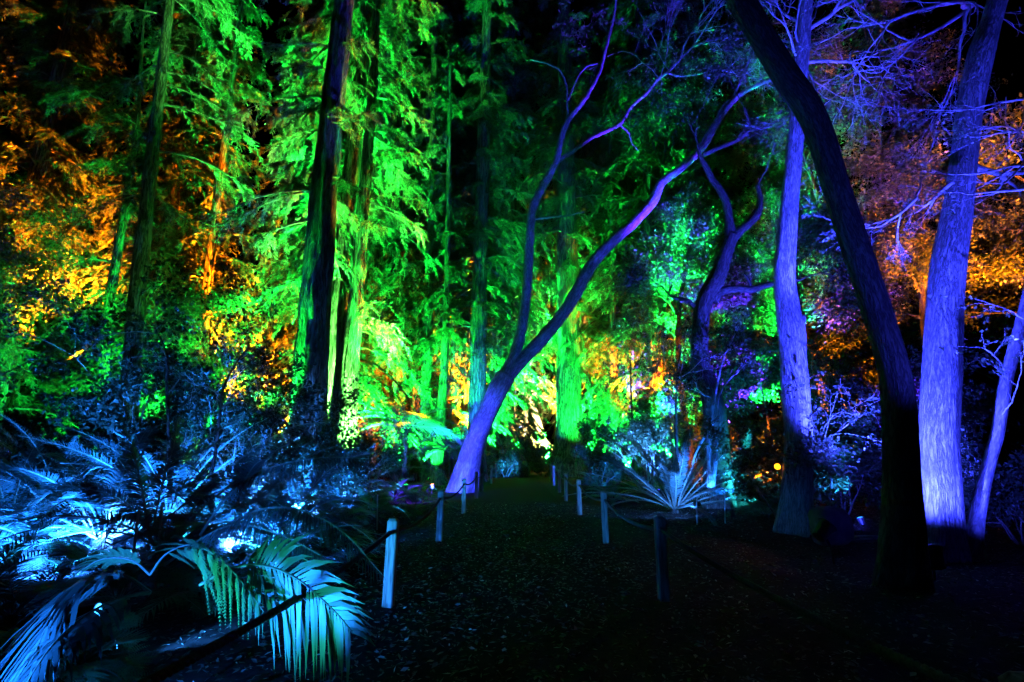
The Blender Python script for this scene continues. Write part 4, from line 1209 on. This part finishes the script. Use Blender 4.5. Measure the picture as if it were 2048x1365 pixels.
def GP3(px, py, z=0.3):
    p = G(px, py); p[2] = z; return tuple(p)
LAMPS = [
    # green
    ('G', (-16.2, 19.5, .6), P(120, 420, 25), 0.42, 80, "green floodlight at far left under the leafy trees"),
    ('G', (-12.0, 18.4, .4), P(340, 500, 24), 1.23, 60, "green floodlight behind the tall dark trunk"),
    ('G', (-8.3, 17.7, .6), P(600, 350, 22), 3.5, 46, "green floodlight left of the thick dark redwood"),
    ('G', (-6.5, 13.3, 1.0), P(610, 240, 16), 6.6, 50, "green floodlight at the left foot of the thick dark redwood"),
    ('Y', (-4.7, 15.7, .4), P(695, 480, 17), 7.884, 52, "lime floodlight in front of the twin trunk"),
    ('G', (-5.2, 18.0, .4), P(720, 100, 21), 4.224, 40, "green floodlight aimed high behind the twin trunk"),
    ('G', (-3.2, 15.6, .6), P(770, 200, 18), 2.94, 44, "green floodlight right of the twin trunk"),
    ('G', (-4.6, 21.4, .4), P(810, 420, 27), 1.701, 60, "green floodlight below the green lit trunks"),
    ('G', (-3.65, 22.6, .4), P(880, 760, 25), 3.0, 95, "green floodlight seen glowing left of the leaning tree"),
    ('G', (-4.3, 26.9, .4), P(948, 620, 27), 6.0, 50, "green floodlight left of the blue fronted redwood"),
    ('G', (-1.6, 28.5, .4), P(1010, 450, 34), 5.4, 65, "green floodlight behind the leaning tree"),
    ('G', (5.0, 28.6, .4), P(1142, 640, 33), 1.5, 84, "green floodlight before the broad right redwood"),
    ('G', (6.4, 30.2, .6), P(1230, 820, 33), 10.8, 80, "green floodlight at the short bright redwood"),
    ('G', (4.9, 35.2, .8), P(1190, 560, 40), 8.0, 70, "green floodlight beyond the broad right redwood"),
    ('G', (6.5, 22.3, .7), P(1400, 450, 26), 17.55, 66, "green floodlight behind the crooked dark tree"),
    ('G', (11.4, 21.0, .8), P(1510, 520, 25), 9.36, 44, "green floodlight left behind the knotted violet trunk"),
    ('Y', (-8.3, 13.9, .5), P(455, 780, 17), 0.64, 85, "lime floodlight low behind the left silhouettes"),
    ('G', (-6.0, 21.2, .8), P(830, 330, 30), 0.892, 76, "added wide green fill light behind the tree fern"),  # broad fill added so the foliage behind reads green
    ('G', (0.4, 32.6, .8), P(1050, 380, 42), 2.4, 64, "added wide green fill light beyond the blue fronted redwood"),  # fill added for the far foliage between the two redwoods
    ('G', (5.2, 23.2, .8), P(1330, 440, 29), 9.18, 84, "added wide green fill light right of the far posts"),  # added fill, no such source known; lifts the right hand crowns
    ('G', (-9.4, 18.9, 1.0), P(450, 430, 27), 0.294, 95, "added wide green fill light behind the thick dark redwood"),  # made up fill that spreads green over the left foliage
    ('G', (-3.1, 17.5, .4), P(860, 845, 19), 1.6, 56, "small green light added to brighten the tree fern"),  # added so the tree fern's crown turns green
    ('G', (2.2, 33.0, .8), P(1085, 140, 43), 10.8, 46, "added green fill light aimed high beyond the end of the path"),  # put in to bring more green into the top middle foliage
    # orange
    ('O', (-17.6, 19.0, 2.2), P(200, 150, 24), 2.957, 36, "orange floodlight at far left aimed up at the crowns"),
    ('O', (-11.4, 20.6, 1.5), P(475, 110, 25), 6.48, 25, "orange floodlight aimed up between the dark trunks"),
    ('O', (-10.0, 22.5, 1.2), P(440, 300, 28), 6.4, 34, "orange floodlight behind the dark trunks"),
    ('O', (-7.4, 17.5, .6), P(585, 760, 21), 3.2, 60, "orange floodlight low behind the thick dark redwood"),
    ('O', (-6.6, 22, .6), P(730, 780, 31), 2.56, 60, "orange floodlight glowing behind the twin trunk"),
    ('O', (-2.7, 17.4, .5), P(735, 420, 16.6), 2.56, 40, "orange floodlight right behind the twin trunk"),
    ('O', (-2.0, 28.6, .8), P(880, 310, 32), 9.6, 40, "orange floodlight behind the green lit trunks"),
    ('O', (0.7, 32.5, 1.0), P(1015, 560, 38), 3.84, 50, "orange floodlight behind the blue fronted redwood"),
    ('O', (3.4, 38.6, .6), P(1190, 470, 43), 3.0, 50, "orange floodlight right of the path before the broad redwood"),
    ('O', (7.2, 25.6, 1.2), P(1330, 690, 31), 17.28, 70, "orange floodlight deep beyond the icy blue shrub"),
    ('O', tuple(P(1554, 934, 10.8)), P(1330, 1010, 8.2), 0.004, 60, "orange floodlight glaring left of the knotted violet trunk"),
    ('O', (7.9, 15.3, .6), P(1490, 872, 19), 3.0, 64, "orange light added under the small dark trees"),  # added helper: carries the orange glow onto the bush behind
    ('O', (8.6, 17.4, .5), P(1490, 880, 21), 4.0, 56, "hidden orange light added low among the bushes behind the knotted violet trunk"),  # hidden extra head, added to colour the bushes for the glaring lamp
    ('O', (14.6, 15.5, .4), P(1870, 290, 19), 2.2, 32, "orange floodlight at far right under the golden trees"),
    ('O', (15.8, 13.5, .4), P(2010, 440, 17), 2.4, 46, "orange floodlight at the right edge"),
    ('O', (11.5, 18, .4), P(1720, 220, 25), 0.445, 40, "orange floodlight between the violet trunks, far back"),
    # purple / violet
    ('P', GP3(1668, 1125, .55), P(1885, 720, 8.5), 4.943, 92, "black can floodlight tilted toward the largest violet trunk"),
    ('P', (8.0, 9.5, .4), P(1590, 560, 10.5), 3.946, 84, "violet floodlight hidden behind the dark leaning trunk"),
    ('P', (-2.7, 17.0, .35), P(935, 900, 20), 2.4, 70, "violet floodlight before the leaning tree's base"),
    ('P', (4.6, 16.2, .4), P(1400, 300, 20), 3.2, 20, "violet floodlight aimed up along the leaning tree's fork"),
    ('V', (7.6, 17.0, .4), P(1370, 50, 21), 1.6, 40, "violet floodlight aimed up at the bare twigs"),
    ('V', (9.4, 12.4, .4), P(1740, 100, 12.5), 0.55, 50, "violet floodlight between the violet trunks"),
    ('P', GP3(1705, 1075, .3), P(1720, 900, 13.5), 0.08, 75, "violet floodlight on the mulch behind the boulder"),
    ('P', (-13.5, 11.5, .4), P(60, 780, 15), 0.6, 80, "deep blue floodlight at the left edge"),
    ('P', (6.7, 6.0, .4), P(2000, 850, 8.4), 0.76, 75, "violet floodlight beside the slim curved stem"),
    ('P', (7.4, 5.4, .5), P(2000, 330, 7), 1.96, 50, "violet floodlight under the budding twigs"),
    ('P', tuple(P(1858, 1088, 6.9)), P(1595, 300, 10.5), 2.603, 30, "black box floodlight at the foot of the largest violet trunk"),
    ('P', (5.4, 4.2, .4), P(1690, 400, 6.4), 0.22, 50, "faint violet fill light added out of view before the dark leaning trunk"),  # added off frame only to tint the dark leaning trunk
    ('P', (1.9, 15.2, .4), P(1120, 620, 20), 0.041, 60, "faint blue violet floodlight by the third right post"),
    ('V', (8.4, 23.0, .8), P(1480, 80, 28), 9.6, 56, "violet floodlight aimed at the high crowns"),
    ('V', (7.8, 33.4, 2.0), P(1330, 30, 40), 1.2, 36, "violet floodlight aimed at the top middle crowns"),
    ('P', (0.9, 33.6, .8), P(1050, 50, 40), 5.6, 38, "blue violet floodlight aimed high over the path"),
    ('V', (12.0, 21.0, .8), P(1750, 40, 25), 0.672, 36, "violet floodlight aimed at the top right crowns"),
    # blue and icy
    ('I', GP3(215, 1150, .2), GP3(220, 1100, .9), 4.374, 96, "icy floodlight glaring under the near cycad"),
    ('C', (-3.0, 4.2, .13), (-1.5, 6.2, .3), 0.5, 44, "sky blue floodlight at the left edge of the near bed"),
    ('T', (-1.95, 2.3, .25), (-1.5, 3.4, .65), 0.394, 48, "teal light added out of view to light the broad palm frond"),  # separate unseen light added for the broad frond
    ('B', (-2.9, 2.0, .25), (-2.45, 2.95, .7), 5.0, 74, "blue light added out of view in front of the nearest palm"),  # unseen light added on the camera side for the palm fronds
    ('C', GP3(-120, 1160, .3), GP3(30, 1110, 1.0), 1.26, 90, "sky blue floodlight just outside the left edge of the bed"),
    ('B', GP3(330, 1100, .25), GP3(300, 1040, 1.4), 2.16, 110, "blue floodlight behind the thin pale stakes at the left"),
    ('B', GP3(430, 1030, .25), GP3(500, 1000, 1.3), 2.16, 115, "blue floodlight at the back of the left bed"),
    ('C', (-3.4, 11.2, .3), (-1.4, 13.4, .5), 0.7, 26, "extra sky blue light added to reach the third left post"),  # added for this one post, beyond reach of the near bed's lamp
    ('T', (-2.25, 2.55, .3), P(430, 1190, 3.6), 0.7, 36, "small teal light added to make the dangling frond green"),  # added to give the hanging fern its green tone
    ('C', (-3.4, 4.5, .3), (1.62, 5.75, .55), 0.007, 13, "narrow sky blue light added for the nearest right post"),  # thin beam added to put faint blue on the right post
    ('B', GP3(120, 1180, .25), GP3(60, 1110, .8), 3.24, 110, "blue floodlight low in front of the near cycad"),
    ('I', GP3(470, 1125, .2), GP3(455, 1080, 1.2), 3.6, 120, "icy floodlight low between the near cycads"),
    ('B', GP3(480, 1150, .25), GP3(640, 1080, .8), 4.05, 110, "blue floodlight in the middle of the left bed"),
    ('B', (-4.6, 11.2, .3), P(600, 900, 14), 4.32, 75, "blue floodlight before the thick dark redwood"),
    ('I', GP3(540, 1045, .2), GP3(540, 1015, 1.0), 10.8, 120, "icy floodlight low by the pale lit fern"),
    ('B', GP3(690, 1040, .25), P(690, 950, 13), 4.5, 110, "blue floodlight under the dark cycad fronds"),
    ('V', GP3(790, 1005, .3), GP3(860, 990, .5), 0.405, 110, "violet floodlight low among the ferns left of the posts"),
    ('I', (-3.9, 17.6, .25), P(806, 860, 19), 1.4, 70, "icy floodlight under the tree fern"),
    ('B', (-1.9, 22.5, .3), P(960, 780, 27), 2.25, 40, "blue floodlight before the blue fronted redwood"),
    ('I', tuple(P(1390, 1006, 11.8)), P(1335, 985, 13), 1.96, 130, "white floodlight glaring beside the right cycad"),
    ('I', (4.9, 17.3, .3), P(1285, 880, 19), 7.5, 64, "icy floodlight under the icy blue shrub"),
    ('B', (4.85, 11.6, .3), P(1422, 920, 12.6), 3.84, 80, "blue floodlight at the slender pale stem"),
    ('T', (6.2, 13.0, .3), P(1480, 940, 14.3), 3.6, 100, "teal floodlight under the dim cycad"),
    ('C', (5.6, 10.6, .3), P(1545, 870, 11.4), 2.5, 70, "sky blue floodlight left of the knotted violet trunk"),
    ('C', (6.9, 10.4, .3), P(1650, 880, 11.2), 1.44, 80, "sky blue floodlight behind the knotted violet trunk"),
    ('C', (0.0, 29.5, .3), P(1010, 920, 31), 1.5, 90, "sky blue floodlight at the far end of the path"),
    ('B', (1.9, 28.8, .3), P(1120, 800, 33), 0.168, 40, "blue floodlight left of the broad right redwood"),
    ('W', (2.9, 35.6, .3), P(1070, 800, 38), 10.349, 75, "warm white floodlight at the pale tree"),
    ('B', (4.2, 21.5, .3), P(1190, 930, 23), 2.0, 100, "blue floodlight by the broad redwood's ferns"),
]
for c_, pos_, aim_, b_, ang_, lab_ in LAMPS:
    d2 = float(np.sum((np.array(aim_) - np.array(pos_)) ** 2))
    lamp(c_, pos_, aim_, 7.4 * b_ * d2, ang_, lab_, size=0.12 if lab_.startswith('black') else 0.065)
print("objects", len(bpy.data.objects), "faces", sum(len(m.polygons) for m in bpy.data.meshes))
